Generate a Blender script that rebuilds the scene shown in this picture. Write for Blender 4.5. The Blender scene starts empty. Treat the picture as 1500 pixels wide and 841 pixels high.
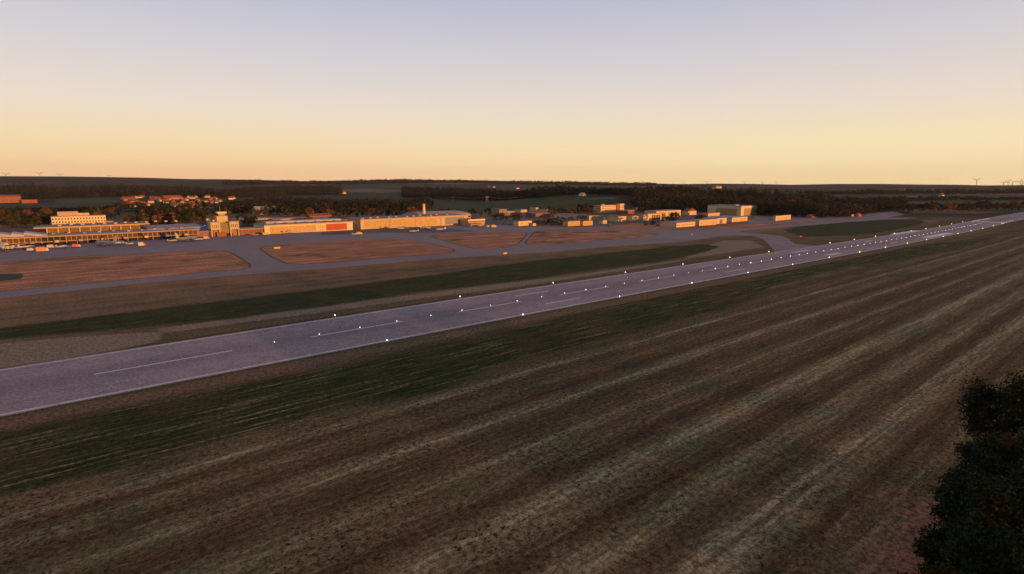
import bpy, math, random
import numpy as np
from mathutils import Vector, Matrix, noise as mnoise
S = bpy.context.scene
COL = S.collection
PI = math.pi
RNG = random.Random(7)
NR = np.random.RandomState(11)

# ------------------------------------------------------------------ camera
CAM_H, F, PITCH = 52.507, 799.0, 0.18890
cam = bpy.data.cameras.new('camera'); cam.lens = 36 * F / 1500; cam.sensor_width = 36
cam.clip_start = .5; cam.clip_end = 60000
camo = bpy.data.objects.new('camera', cam); COL.objects.link(camo)
camo.location = (0, 0, CAM_H); camo.rotation_euler = (PI / 2 - PITCH, 0, 0)
S.camera = camo

# ------------------------------------------------------------------ sky, sun, exposure
SUN_AZ, SUN_EL = 133.0, 3.0          # degrees clockwise from the view direction, above the horizon
world = bpy.data.worlds.new('World'); S.world = world; world.use_nodes = True
wt = world.node_tree; wn = wt.nodes; wl = wt.links
bg = wn['Background']
def wmath(op, a, b=None):
    n = wn.new('ShaderNodeMath'); n.operation = op
    for i, v in enumerate((a, b)):
        if v is None: continue
        if isinstance(v, (int, float)): n.inputs[i].default_value = v
        else: wl.new(v, n.inputs[i])
    return n.outputs[0]
def wramp(fac, stops):
    r = wn.new('ShaderNodeValToRGB'); e = r.color_ramp.elements
    while len(e) < len(stops): e.new(.5)
    for k, (p, c) in enumerate(stops): e[k].position = p; e[k].color = (*c, 1)
    wl.new(fac, r.inputs[0]); return r.outputs[0]
tc = wn.new('ShaderNodeTexCoord'); sx = wn.new('ShaderNodeSeparateXYZ'); wl.new(tc.outputs['Generated'], sx.inputs[0])
zc = wmath('MAXIMUM', sx.outputs[2], 0.0)
hi = [(.12, (.79, .67, .56)), (.20, (.63, .59, .61)), (.30, (.45, .46, .58)), (.5, (.30, .29, .35)), (1, (.20, .19, .22))]
rampA = wramp(zc, [(0, (.98, .58, .31)), (.035, (.96, .66, .36)), (.07, (.88, .68, .43))] + hi)
rampB = wramp(zc, [(0, (.98, .74, .38)), (.035, (.96, .77, .45)), (.07, (.90, .74, .47))] + hi)
az = wn.new('ShaderNodeMapRange'); wl.new(sx.outputs[0], az.inputs[0])
az.inputs[1].default_value = -.65; az.inputs[2].default_value = .65; az.interpolation_type = 'SMOOTHSTEP'
mx = wn.new('ShaderNodeMix'); mx.data_type = 'RGBA'; wl.new(az.outputs[0], mx.inputs[0]); wl.new(rampA, mx.inputs[6]); wl.new(rampB, mx.inputs[7])
nis = wn.new('ShaderNodeTexSky'); nis.sky_type = 'NISHITA'; nis.sun_disc = False
nis.sun_elevation = math.radians(SUN_EL); nis.sun_rotation = math.radians(SUN_AZ)
nis.dust_density = 2; nis.ozone_density = 2
nm = wn.new('ShaderNodeVectorMath'); nm.operation = 'SCALE'; nm.inputs[3].default_value = .02; wl.new(nis.outputs[0], nm.inputs[0])
ad = wn.new('ShaderNodeVectorMath'); ad.operation = 'ADD'; wl.new(mx.outputs[2], ad.inputs[0]); wl.new(nm.outputs[0], ad.inputs[1])
bk = wn.new('ShaderNodeMapRange'); wl.new(sx.outputs[1], bk.inputs[0]); bk.interpolation_type = 'SMOOTHSTEP'
bk.inputs[1].default_value = -.7; bk.inputs[2].default_value = .25; bk.inputs[3].default_value = .42; bk.inputs[4].default_value = 1
dm = wn.new('ShaderNodeVectorMath'); dm.operation = 'SCALE'; wl.new(ad.outputs[0], dm.inputs[0]); wl.new(bk.outputs[0], dm.inputs[3])
wl.new(dm.outputs[0], bg.inputs[0]); bg.inputs[1].default_value = 1.05

sun = bpy.data.lights.new('sun', 'SUN'); sun.energy = 5.0; sun.angle = math.radians(.5); sun.color = (1, .43, .13)
suno = bpy.data.objects.new('sun', sun); COL.objects.link(suno)
sa, se = math.radians(SUN_AZ), math.radians(SUN_EL)
SUNDIR = Vector((math.sin(sa) * math.cos(se), math.cos(sa) * math.cos(se), math.sin(se)))
suno.rotation_euler = SUNDIR.to_track_quat('Z', 'Y').to_euler(); suno.location = (300, -100, 300)
S.view_settings.view_transform = 'Standard'; S.view_settings.look = 'None'
S.view_settings.exposure = 0; S.view_settings.gamma = 1

# ------------------------------------------------------------------ airfield frame (s along the runway, u across it)
TH = 0.88722; X0, Y0 = -42.6, 177.6
DX, DY = math.sin(TH), math.cos(TH); NX, NY = -DY, DX
RZ = math.atan2(DY, DX)
def zprof(s):
    t = np.clip(s, -400, 1000) / 1000.
    return -4.24 * t - 15.72 * t * t + 14.82 * t ** 3
SKY_PX = [(-900, 262), (0, 256.5), (100, 257), (200, 258.6), (235, 259.6), (280, 261), (330, 261.2), (450, 264.2), (560, 262.4), (700, 263), (850, 265.8),
          (930, 267.5), (960, 267.6), (1000, 268.4), (1045, 267.6), (1100, 268.0), (1160, 269.2), (1225, 268.0), (1290, 267.9), (1345, 268.6), (1400, 268.9), (1440, 269.9), (1500, 269.4), (2400, 268)]
def ray(px, py):
    a = (px - 750) / F; b = (420.5 - py) / F
    c, s = math.cos(PITCH), math.sin(PITCH)
    return np.array([a, c + b * s, -s + b * c])
_b, _t = [], []
for px, py in SKY_PX:
    r = ray(px, py); _b.append(math.atan2(r[0], r[1])); _t.append(r[2] / math.hypot(r[0], r[1]))
_b = np.array([-PI] + _b + [PI]); _t = np.array([0.0] + _t + [0.0])
def sstep(a, b, x):
    t = np.clip((x - a) / (b - a), 0, 1); return t * t * (3 - 2 * t)
RIDGE = 5600.
def height(x, y):
    x = np.asarray(x, float); y = np.asarray(y, float)
    s = (x - X0) * DX + (y - Y0) * DY; u = (x - X0) * NX + (y - Y0) * NY
    r = np.hypot(x, y); b = np.arctan2(x, y)
    z = zprof(s)
    zr = CAM_H + np.interp(b, _b, _t) * RIDGE - 9
    w = sstep(1700, RIDGE, r)
    z = z * (1 - w) + zr * w
    z = z - sstep(RIDGE, 9500, r) * 55
    # rolling ground in the middle distance
    m = sstep(1500, 2600, r) * (1 - sstep(4200, 5400, r))
    z = z + m * (7 * np.sin(x / 410. + 1.3) * np.cos(y / 530.) + 5 * np.sin((x + y) / 270.) - 6)
    # the wooded rise behind the hangars on the right
    q = sstep(900, 1300, y * .93 - x * .16) * sstep(-150, 200, x) * (1 - sstep(650, 1050, x)) * (1 - sstep(1500, 2100, r))
    z = z + 27 * q
    return z
def gp(px, py):
    """the ground point seen at photo pixel (px, py): x, y, z"""
    R = ray(px, py); hl = math.hypot(R[0], R[1]); t = 40.0
    prev = t
    while t < 12000:
        P = R * t
        if CAM_H + P[2] <= float(height(P[0], P[1])): break
        prev = t; t *= 1.01
    lo, hi_ = prev, t
    for _ in range(30):
        m = (lo + hi_) / 2; P = R * m
        if CAM_H + P[2] <= float(height(P[0], P[1])): hi_ = m
        else: lo = m
    P = R * hi_
    return float(P[0]), float(P[1]), float(height(P[0], P[1]))
def su(x, y): return (x - X0) * DX + (y - Y0) * DY, (x - X0) * NX + (y - Y0) * NY
def xy(s, u): return X0 + s * DX + u * NX, Y0 + s * DY + u * NY
def gsu(px, py):
    p = gp(px, py); return su(p[0], p[1])
def proj(x, y, z):
    c, s = math.cos(PITCH), math.sin(PITCH); z = z - CAM_H
    d = y * c - z * s; v = y * s + z * c
    return 750 + F * x / d, 420.5 - F * v / d
def s_at(px, u):
    lo, hi_ = -400., 4000.
    for _ in range(60):
        m = (lo + hi_) / 2; X, Y = xy(m, u); Z = float(height(X, Y))
        if Y < 5 or proj(X, Y, Z)[0] < px: lo = m
        else: hi_ = m
    return (lo + hi_) / 2
def z_for(x, y, py):
    lo, hi_ = -60., 400.
    for _ in range(50):
        m = (lo + hi_) / 2
        if proj(x, y, m)[1] > py: lo = m
        else: hi_ = m
    return (lo + hi_) / 2

# ------------------------------------------------------------------ materials
def newmat(name):
    m = bpy.data.materials.new(name); m.use_nodes = True
    nt = m.node_tree; b = nt.nodes['Principled BSDF']
    return m, nt, b
def N(nt, typ, **kw):
    n = nt.nodes.new(typ)
    for k, v in kw.items(): setattr(n, k, v)
    return n
def setin(nt, n, i, v):
    if v is None: return
    if isinstance(v, (int, float)): n.inputs[i].default_value = v
    elif isinstance(v, tuple): n.inputs[i].default_value = v if len(v) == 4 or n.inputs[i].type == 'VECTOR' else (*v, 1)
    else: nt.links.new(v, n.inputs[i])
def M_(nt, op, a, b=None, c=None, clamp=False):
    n = N(nt, 'ShaderNodeMath', operation=op); n.use_clamp = clamp
    for i, v in enumerate((a, b, c)): setin(nt, n, i, v)
    return n.outputs[0]
def MR(nt, v, a, b, c=0., d=1., smooth=True):
    n = N(nt, 'ShaderNodeMapRange'); n.interpolation_type = 'SMOOTHSTEP' if smooth else 'LINEAR'
    setin(nt, n, 0, v)
    for i, q in enumerate((a, b, c, d)): n.inputs[i + 1].default_value = q
    return n.outputs[0]
def MIX(nt, f, a, b, mode='MIX'):
    n = N(nt, 'ShaderNodeMix', data_type='RGBA', blend_type=mode)
    setin(nt, n, 0, f); setin(nt, n, 6, a); setin(nt, n, 7, b)
    return n.outputs[2]
def NOISE(nt, vec, scale, detail=3, rough=.55, dist=0.):
    n = N(nt, 'ShaderNodeTexNoise'); n.inputs['Scale'].default_value = scale; n.inputs['Detail'].default_value = detail
    n.inputs['Roughness'].default_value = rough; n.inputs['Distortion'].default_value = dist
    if vec is not None: nt.links.new(vec, n.inputs['Vector'])
    return n.outputs[0]
def VSCALE(nt, vec, v3, off=(0, 0, 0)):
    n = N(nt, 'ShaderNodeMapping'); nt.links.new(vec, n.inputs[0]); n.inputs['Scale'].default_value = v3; n.inputs['Location'].default_value = off
    return n.outputs[0]
def BUMP(nt, b, h, strength, dist=.1):
    n = N(nt, 'ShaderNodeBump'); n.inputs['Strength'].default_value = strength; n.inputs['Distance'].default_value = dist
    nt.links.new(h, n.inputs['Height']); nt.links.new(n.outputs[0], b.inputs['Normal'])
MATS = {}
def mat(name, col, rough=.7, var=.12, scale=.4, metallic=0., stripe=None, spec=.3):
    """a painted or built surface with weathering; stripe=(axis, period, depth) adds ribs"""
    if name in MATS: return MATS[name]
    m, nt, b = newmat(name)
    t = N(nt, 'ShaderNodeTexCoord').outputs['Object']
    n1 = NOISE(nt, t, scale, 5, .6); n2 = NOISE(nt, VSCALE(nt, t, (1.5, 1.5, .12)), scale * 2, 3)
    k = M_(nt, 'ADD', M_(nt, 'MULTIPLY', n1, .6), M_(nt, 'MULTIPLY', n2, .4))
    k = MR(nt, k, .3, .7, 1 - var * 1.6, 1 + var)
    c = MIX(nt, 1., col, (1, 1, 1), 'MULTIPLY')
    vm = N(nt, 'ShaderNodeVectorMath', operation='SCALE'); nt.links.new(c, vm.inputs[0]); nt.links.new(k, vm.inputs[3])
    out = vm.outputs[0]
    if stripe:
        w = N(nt, 'ShaderNodeTexWave'); w.bands_direction = stripe[0]; w.inputs['Scale'].default_value = .314 / stripe[1] ; w.inputs['Distortion'].default_value = 0
        nt.links.new(t, w.inputs[0])
        vm2 = N(nt, 'ShaderNodeVectorMath', operation='SCALE'); nt.links.new(out, vm2.inputs[0])
        nt.links.new(MR(nt, w.outputs[1], .1, .5, 1 - stripe[2], 1.), vm2.inputs[3]); out = vm2.outputs[0]
        BUMP(nt, b, w.outputs[1], .5, .06)
    nt.links.new(out, b.inputs['Base Color'])
    b.inputs['Roughness'].default_value = rough; b.inputs['Metallic'].default_value = metallic
    b.inputs['Specular IOR Level'].default_value = spec
    MATS[name] = m; return m
def emit(name, col, st):
    if name in MATS: return MATS[name]
    m, nt, b = newmat(name)
    b.inputs['Base Color'].default_value = (*[c * .5 for c in col], 1)
    b.inputs['Emission Color'].default_value = (*col, 1); b.inputs['Emission Strength'].default_value = st
    MATS[name] = m; return m
def leafmat(name, a, bcol, warm=None, warm_amt=.0, scale=.25):
    if name in MATS: return MATS[name]
    m, nt, b = newmat(name)
    g = N(nt, 'ShaderNodeNewGeometry'); oi = N(nt, 'ShaderNodeObjectInfo')
    n1 = NOISE(nt, g.outputs['Position'], scale, 3); n2 = NOISE(nt, g.outputs['Position'], scale * 9, 2)
    k = MR(nt, M_(nt, 'ADD', M_(nt, 'MULTIPLY', n1, .55), M_(nt, 'MULTIPLY', n2, .45)), .35, .65)
    c = MIX(nt, k, a, bcol)
    if warm:
        w = NOISE(nt, g.outputs['Position'], scale * .45, 2)
        w = MR(nt, M_(nt, 'ADD', w, M_(nt, 'MULTIPLY', oi.outputs['Random'], .25)), .72 - warm_amt, .86 - warm_amt)
        c = MIX(nt, w, c, warm)
    vm = N(nt, 'ShaderNodeVectorMath', operation='SCALE'); nt.links.new(c, vm.inputs[0])
    nt.links.new(MR(nt, oi.outputs['Random'], 0, 1, .7, 1.3, False), vm.inputs[3])
    nt.links.new(vm.outputs[0], b.inputs['Base Color'])
    b.inputs['Roughness'].default_value = .75; b.inputs['Specular IOR Level'].default_value = .15
    MATS[name] = m; return m

# ------------------------------------------------------------------ object helpers
def tag(o, label=None, cat=None, group=None, kind=None):
    if label:
        o['label'] = label
        if not 4 <= len(label.split()) <= 16: print('LABEL', len(label.split()), label)
    if cat: o['category'] = cat
    if group: o['group'] = group
    if kind: o['kind'] = kind
    return o
def empty(name, loc=(0, 0, 0), rz=0., label=None, cat=None, group=None):
    o = bpy.data.objects.new(name, None); COL.objects.link(o); o.location = loc; o.rotation_euler = (0, 0, rz)
    o.empty_display_size = .5
    return tag(o, label, cat, group)
class MB:
    def __init__(s): s.v = []; s.f = []
    def add(s, vs, fs):
        k = len(s.v); s.v += [tuple(v) for v in vs]; s.f += [tuple(i + k for i in f) for f in fs]; return s
    def box(s, x0, x1, y0, y1, z0, z1):
        return s.add([(x0, y0, z0), (x1, y0, z0), (x1, y1, z0), (x0, y1, z0), (x0, y0, z1), (x1, y0, z1), (x1, y1, z1), (x0, y1, z1)],
                     [(3, 2, 1, 0), (4, 5, 6, 7), (0, 1, 5, 4), (1, 2, 6, 5), (2, 3, 7, 6), (3, 0, 4, 7)])
    def prism(s, prof, axis, a, b):
        """closed profile [(p, q)] extruded along axis from a to b; 'x': profile in (y,z), 'y': (x,z), 'z': (x,y)"""
        n = len(prof)
        def P(p, q, t): return {'x': (t, p, q), 'y': (p, t, q), 'z': (p, q, t)}[axis]
        vs = [P(p, q, a) for p, q in prof] + [P(p, q, b) for p, q in prof]
        fs = [tuple(range(n)), tuple(range(2 * n - 1, n - 1, -1))] + [(i, i + n, (i + 1) % n + n, (i + 1) % n) for i in range(n)]
        return s.add(vs, fs)
    def tube(s, pts, rad, seg=8, cap=True):
        """tube through points with a radius at each"""
        rings = []
        for i, p in enumerate(pts):
            p = Vector(p); q = Vector(pts[min(i + 1, len(pts) - 1)]) - Vector(pts[max(i - 1, 0)])
            q = q.normalized() if q.length > 1e-9 else Vector((0, 0, 1))
            up = Vector((0, 0, 1)) if abs(q.z) < .9 else Vector((1, 0, 0))
            a = q.cross(up).normalized(); b_ = q.cross(a)
            r = rad[i] if isinstance(rad, (list, tuple)) else rad
            rings.append([tuple(p + a * math.cos(t) * r + b_ * math.sin(t) * r) for t in (2 * PI * k / seg for k in range(seg))])
        vs = [v for r in rings for v in r]; fs = []
        for i in range(len(rings) - 1):
            for k in range(seg):
                a, b_ = i * seg + k, i * seg + (k + 1) % seg
                fs.append((a, b_, b_ + seg, a + seg))
        if cap: fs += [tuple(range(seg - 1, -1, -1)), tuple(range(len(vs) - seg, len(vs)))]
        return s.add(vs, fs)
    def build(s, name, m, parent=None, smooth=False, label=None):
        me = bpy.data.meshes.new(name); me.from_pydata(s.v, [], s.f); me.update()
        bm_fix(me)
        me.materials.append(m)
        if smooth: me.polygons.foreach_set('use_smooth', [True] * len(me.polygons))
        o = bpy.data.objects.new(name, me); COL.objects.link(o)
        if parent: o.parent = parent
        if label: o['label'] = label
        return o
import bmesh
def bm_fix(me):
    b = bmesh.new(); b.from_mesh(me); bmesh.ops.recalc_face_normals(b, faces=b.faces); b.to_mesh(me); b.free()
def kids(o): return [c for c in bpy.data.objects if c.parent == o]
def tree_of(o):
    return (o, [tree_of(c) for c in kids(o)])
def copy_of(tr, parent=None, first=True):
    o, ch = tr; c = o.copy(); COL.objects.link(c); c.parent = parent
    for q in ch: copy_of(q, c, False)
    return c
ORD = ['first', 'second', 'third', 'fourth', 'fifth', 'sixth', 'seventh', 'eighth', 'ninth', 'tenth', 'eleventh', 'twelfth', 'thirteenth',
       'fourteenth', 'fifteenth', 'sixteenth', 'seventeenth', 'eighteenth', 'nineteenth']
TENS = {2: 'twenty', 3: 'thirty', 4: 'forty', 5: 'fifty', 6: 'sixty', 7: 'seventy', 8: 'eighty', 9: 'ninety'}
def ordw(i):
    """1 -> first"""
    if i < 20: return ORD[i - 1]
    if i >= 100: return 'hundred-and-' + ordw(i - 100) if i > 100 else 'hundredth'
    t, r = divmod(i, 10)
    return (TENS[t][:-1] + 'ieth') if r == 0 else TENS[t] + '-' + ORD[r - 1]
def mesh_raw(name, V, Fq, m, parent=None):
    """fast quad/tri mesh from numpy arrays"""
    me = bpy.data.meshes.new(name); n, k = Fq.shape
    me.vertices.add(len(V)); me.vertices.foreach_set('co', np.asarray(V, np.float32).ravel())
    me.loops.add(n * k); me.loops.foreach_set('vertex_index', Fq.astype(np.int32).ravel())
    me.polygons.add(n); me.polygons.foreach_set('loop_start', np.arange(0, n * k, k, dtype=np.int32))
    me.polygons.foreach_set('loop_total', np.full(n, k, np.int32))
    me.update(calc_edges=True); me.materials.append(m)
    o = bpy.data.objects.new(name, me); COL.objects.link(o)
    if parent: o.parent = parent
    return o

# ------------------------------------------------------------------ zones of the airfield (photo outlines turned into ground outlines)
def poly(pts): return np.array([gsu(*p) for p in pts])
GREEN = [  # mown dark green bands and lawns
    poly([(-60, 494), (0, 480), (200, 456), (480, 423), (720, 390), (870, 373), (980, 361), (1030, 358), (1052, 361), (1040, 368), (1000, 377), (900, 392),
          (800, 406), (600, 430), (480, 448), (330, 468), (150, 486), (0, 498), (-60, 506)]),
    poly([(-80, 652), (0, 634), (200, 593), (400, 555), (560, 522), (700, 493), (900, 447), (1020, 424), (1120, 408), (1200, 391), (1260, 379), (1262, 384), (1200, 400), (1130, 420), (1090, 441), (1050, 455), (930, 484),
          (870, 500), (740, 535), (640, 574), (520, 597), (330, 646), (200, 681), (0, 727), (-80, 750)]),
    poly([(1090, 416), (1120, 402), (1180, 388), (1290, 370), (1330, 361), (1400, 354), (1456, 347), (1448, 353), (1400, 366), (1330, 380), (1250, 390), (1150, 402)]),
    poly([(1147, 336), (1175, 330), (1230, 325), (1290, 322), (1340, 322), (1357, 325), (1345, 330), (1300, 339), (1250, 345), (1178, 347), (1160, 343)]),
    poly([(-40, 403), (0, 401), (33, 400), (33, 408), (0, 412), (-40, 415)]),
    poly([(120, 384), (160, 382), (186, 384), (150, 387), (125, 388)]),
    poly([(1290, 316), (1340, 313), (1410, 311), (1470, 313), (1430, 316), (1360, 318)]),
]
PALE = [
    poly([(-60, 508), (0, 503), (120, 492), (240, 486), (232, 500), (120, 522), (0, 545), (-60, 550)]),
    poly([(230, 482), (400, 458), (600, 432), (800, 408), (900, 394), (960, 386), (1040, 374), (1120, 362), (1100, 352), (1060, 352), (1000, 372), (1010, 380), (900, 399), (800, 414), (600, 440), (400, 467), (240, 488)]),
    poly([(1220, 344), (1300, 333), (1360, 326), (1400, 320), (1360, 322), (1300, 330), (1200, 341)]),
    poly([(1360, 318), (1440, 316), (1500, 316), (1500, 320), (1440, 322), (1370, 323)]),
]
EARTH = [poly([(1225, 900), (1270, 830), (1320, 770), (1350, 742), (1385, 715), (1440, 690), (1430, 740), (1350, 880)])]
def sdf(P, poly_):
    """signed distance (positive inside) from points to a polygon"""
    n = len(poly_); best = np.full(len(P), 1e9); inside = np.zeros(len(P), bool)
    for i in range(n):
        a = poly_[i]; b = poly_[(i + 1) % n]; e = b - a
        w = P - a; t = np.clip((w @ e) / (e @ e + 1e-9), 0, 1)
        best = np.minimum(best, np.hypot(*(w - t[:, None] * e).T))
        c = ((a[1] > P[:, 1]) != (b[1] > P[:, 1])) & (P[:, 0] < (b[0] - a[0]) * (P[:, 1] - a[1]) / (b[1] - a[1] + 1e-12) + a[0])
        inside ^= c
    return np.where(inside, best, -best)
# far fields on the hillsides: outline in photo, colour
FIELDS = [
    ([(0, 262), (100, 260), (330, 262), (330, 268), (120, 270), (0, 271)], (.060, .045, .038)),
    ([(50, 266.5), (95, 266), (95, 269), (50, 269.5)], (.16, .07, .055)),
    ([(-40, 269), (32, 269), (32, 272), (-40, 272.5)], (.13, .10, .08)),
    ([(78, 296), (85, 291), (105, 287), (180, 288), (182, 296), (120, 298)], (.085, .10, .06)),
    ([(-40, 299), (180, 297), (180, 303), (-40, 306)], (.07, .075, .045)),
    ([(-40, 305), (150, 303), (170, 318), (-40, 322)], (.055, .055, .033)),
    ([(180, 302), (235, 303), (235, 308), (180, 308)], (.06, .08, .045)),
    ([(440, 268), (560, 264), (700, 264), (700, 269), (560, 272), (450, 271)], (.055, .060, .036)),
    ([(500, 271), (600, 267), (700, 268), (690, 273), (600, 277), (505, 276)], (.062, .070, .036)),
    ([(488, 277), (530, 276.5), (610, 279), (600, 283), (520, 282), (490, 280)], (.20, .16, .12)),
    ([(540, 283), (610, 281), (680, 287), (640, 291), (560, 290)], (.062, .070, .036)),
    ([(600, 268), (690, 268), (690, 269.5), (600, 269.2)], (.16, .16, .10)),
    ([(628, 306), (640, 299), (700, 296), (760, 293), (860, 289), (920, 292), (900, 297), (840, 301), (760, 309), (700, 312), (640, 312)], (.066, .086, .036)),
    ([(858, 290.5), (900, 288.5), (905, 290.5), (870, 292)], (.22, .15, .12)),
    ([(730, 272), (800, 272), (780, 277), (730, 277)], (.09, .075, .06)),
    ([(1300, 290), (1420, 286), (1500, 287), (1500, 302), (1400, 305), (1310, 300)], (.075, .085, .05)),
    ([(1310, 303), (1400, 300), (1500, 300), (1500, 311), (1420, 311), (1340, 308)], (.035, .06, .03)),
    ([(1396, 286), (1405, 282), (1440, 283), (1500, 284), (1500, 285.5), (1430, 285), (1405, 285.5)], (.22, .19, .16)),
    ([(1280, 288), (1340, 287), (1380, 288), (1340, 290)], (.16, .15, .12)),
    ([(1320, 308), (1345, 305.5), (1400, 307), (1470, 311), (1430, 313), (1340, 312)], (.20, .13, .10)),
]
# ------------------------------------------------------------------ ground: one polar sheet out to the horizon
def ground_material(name, base_red=False):
    m, nt, b = newmat(name)
    uvn = N(nt, 'ShaderNodeUVMap'); uvn.uv_map = 'su'
    cm = VSCALE(nt, uvn.outputs[0], (1000, 1000, 1000))       # metres along and across the runway
    sp = N(nt, 'ShaderNodeSeparateXYZ'); nt.links.new(cm, sp.inputs[0]); s_, u_ = sp.outputs[0], sp.outputs[1]
    # fine turf speckle, clumps, patches
    fine = NOISE(nt, cm, 2.6, 3, .75)
    tuft = NOISE(nt, cm, .9, 4, .7)
    patch = NOISE(nt, cm, .035, 4, .6)
    big = NOISE(nt, VSCALE(nt, cm, (.35, 1, 1)), .012, 3, .5)
    wob = NOISE(nt, VSCALE(nt, cm, (.25, 1, 1)), .06, 3, .6)
    # mowing and swath streaks that run along the runway
    uw = M_(nt, 'ADD', u_, M_(nt, 'MULTIPLY', M_(nt, 'SUBTRACT', wob, .5), 5.0))
    cx = N(nt, 'ShaderNodeCombineXYZ'); nt.links.new(M_(nt, 'MULTIPLY', s_, .016), cx.inputs[0]); nt.links.new(uw, cx.inputs[1])
    band = NOISE(nt, cx.outputs[0], .13, 2, .5)
    cx3 = N(nt, 'ShaderNodeCombineXYZ'); nt.links.new(M_(nt, 'MULTIPLY', s_, .028), cx3.inputs[0]); nt.links.new(uw, cx3.inputs[1])
    line = M_(nt, 'ADD', M_(nt, 'MULTIPLY', NOISE(nt, cx3.outputs[0], .26, 4, .65), .7), M_(nt, 'MULTIPLY', NOISE(nt, VSCALE(nt, cm, (.5, 1, 1)), .22, 4, .7), .3))
    cx2 = N(nt, 'ShaderNodeCombineXYZ'); nt.links.new(M_(nt, 'MULTIPLY', s_, .10), cx2.inputs[0]); nt.links.new(u_, cx2.inputs[1])
    streak = NOISE(nt, cx2.outputs[0], .9, 4, .7)
    brown_d = (.100, .060, .030); brown = (.170, .108, .060); olive = (.092, .095, .040); straw = (.40, .34, .205)
    if base_red: brown_d = (.36, .165, .095); brown = (.68, .285, .175); olive = (.22, .135, .07); straw = (.58, .30, .19)  # reddish island turf, with the low sun's orange glow mixed into its colours
    c = MIX(nt, MR(nt, band, .38, .62), brown_d, brown)
    c = MIX(nt, M_(nt, 'MULTIPLY', MR(nt, M_(nt, 'ADD', M_(nt, 'MULTIPLY', patch, .6), M_(nt, 'MULTIPLY', band, .4)), .46, .60), .8), c, olive)
    c = MIX(nt, M_(nt, 'MULTIPLY', MR(nt, M_(nt, 'ADD', M_(nt, 'MULTIPLY', patch, .5), M_(nt, 'MULTIPLY', big, .5)), .52, .64), .6), c, (.045, .050, .026))
    # pale cut straw lying in lines, broken up by tufts
    ln = M_(nt, 'MULTIPLY', MR(nt, line, .47, .60), MR(nt, M_(nt, 'ADD', M_(nt, 'MULTIPLY', tuft, .75), M_(nt, 'MULTIPLY', band, .25)), .40, .60))
    if not base_red:
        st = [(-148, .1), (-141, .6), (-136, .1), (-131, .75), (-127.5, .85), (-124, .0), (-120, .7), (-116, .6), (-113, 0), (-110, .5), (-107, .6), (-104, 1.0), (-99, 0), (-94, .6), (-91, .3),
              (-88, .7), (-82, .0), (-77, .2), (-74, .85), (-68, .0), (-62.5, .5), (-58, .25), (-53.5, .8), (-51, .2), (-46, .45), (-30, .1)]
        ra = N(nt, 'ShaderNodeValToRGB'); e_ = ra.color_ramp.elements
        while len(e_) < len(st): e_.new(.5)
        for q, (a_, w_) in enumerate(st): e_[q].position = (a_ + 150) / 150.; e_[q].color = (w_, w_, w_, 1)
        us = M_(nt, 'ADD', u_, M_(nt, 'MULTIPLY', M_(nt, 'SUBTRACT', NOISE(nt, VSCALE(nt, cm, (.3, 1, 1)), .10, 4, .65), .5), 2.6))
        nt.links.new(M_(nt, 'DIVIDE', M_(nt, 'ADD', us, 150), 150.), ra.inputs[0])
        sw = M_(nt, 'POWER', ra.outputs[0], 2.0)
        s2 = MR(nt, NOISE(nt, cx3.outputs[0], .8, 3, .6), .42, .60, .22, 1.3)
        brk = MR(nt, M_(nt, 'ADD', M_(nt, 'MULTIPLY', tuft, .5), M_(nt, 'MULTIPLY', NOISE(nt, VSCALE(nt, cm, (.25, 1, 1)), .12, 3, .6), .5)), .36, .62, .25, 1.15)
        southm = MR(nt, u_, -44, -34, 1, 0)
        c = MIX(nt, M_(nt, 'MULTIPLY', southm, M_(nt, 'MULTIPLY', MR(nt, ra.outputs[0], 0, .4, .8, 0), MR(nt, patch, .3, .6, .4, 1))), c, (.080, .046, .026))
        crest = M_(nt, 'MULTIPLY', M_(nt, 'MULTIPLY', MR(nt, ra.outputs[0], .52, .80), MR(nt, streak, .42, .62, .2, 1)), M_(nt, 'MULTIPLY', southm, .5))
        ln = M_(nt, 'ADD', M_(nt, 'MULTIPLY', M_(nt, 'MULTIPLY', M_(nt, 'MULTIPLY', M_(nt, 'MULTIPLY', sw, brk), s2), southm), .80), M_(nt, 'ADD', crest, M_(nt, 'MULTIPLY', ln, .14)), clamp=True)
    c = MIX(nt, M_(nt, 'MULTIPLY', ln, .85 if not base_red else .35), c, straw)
    if not base_red:
        wd = NOISE(nt, cm, 1.15, 2, .6)
        c = MIX(nt, M_(nt, 'MULTIPLY', M_(nt, 'MULTIPLY', MR(nt, wd, .56, .63), MR(nt, NOISE(nt, cm, .06, 3, .6), .42, .58)), southm), c, (.040, .040, .020))
    c = MIX(nt, M_(nt, 'MULTIPLY', MR(nt, streak, .5, .75), .35), c, straw if not base_red else (.36, .15, .08))
    def zone(attr, nz, col, edge, wobble):
        a = N(nt, 'ShaderNodeAttribute'); a.attribute_name = attr
        d = M_(nt, 'ADD', a.outputs['Fac'], M_(nt, 'MULTIPLY', M_(nt, 'SUBTRACT', nz, .5), wobble))
        return MR(nt, d, -edge, edge)
    edge_n = M_(nt, 'ADD', M_(nt, 'MULTIPLY', wob, .5), M_(nt, 'MULTIPLY', streak, .5))
    if not base_red:
        # strip beside the airfield: greyer, redder toward the apron side
        mid = MR(nt, M_(nt, 'ADD', M_(nt, 'MULTIPLY', patch, .35), M_(nt, 'ADD', M_(nt, 'MULTIPLY', streak, .3), M_(nt, 'MULTIPLY', band, .35))), .40, .60)
        fr = MR(nt, u_, 30, 110)
        c = MIX(nt, M_(nt, 'MULTIPLY', fr, .7), c, MIX(nt, MR(nt, u_, 120, 175), MIX(nt, mid, (.30, .185, .12), (.115, .088, .048)), MIX(nt, mid, (.46, .225, .135), (.20, .12, .068))))
        pz = zone('sd_pale', edge_n, None, 1.2, 10)
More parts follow.
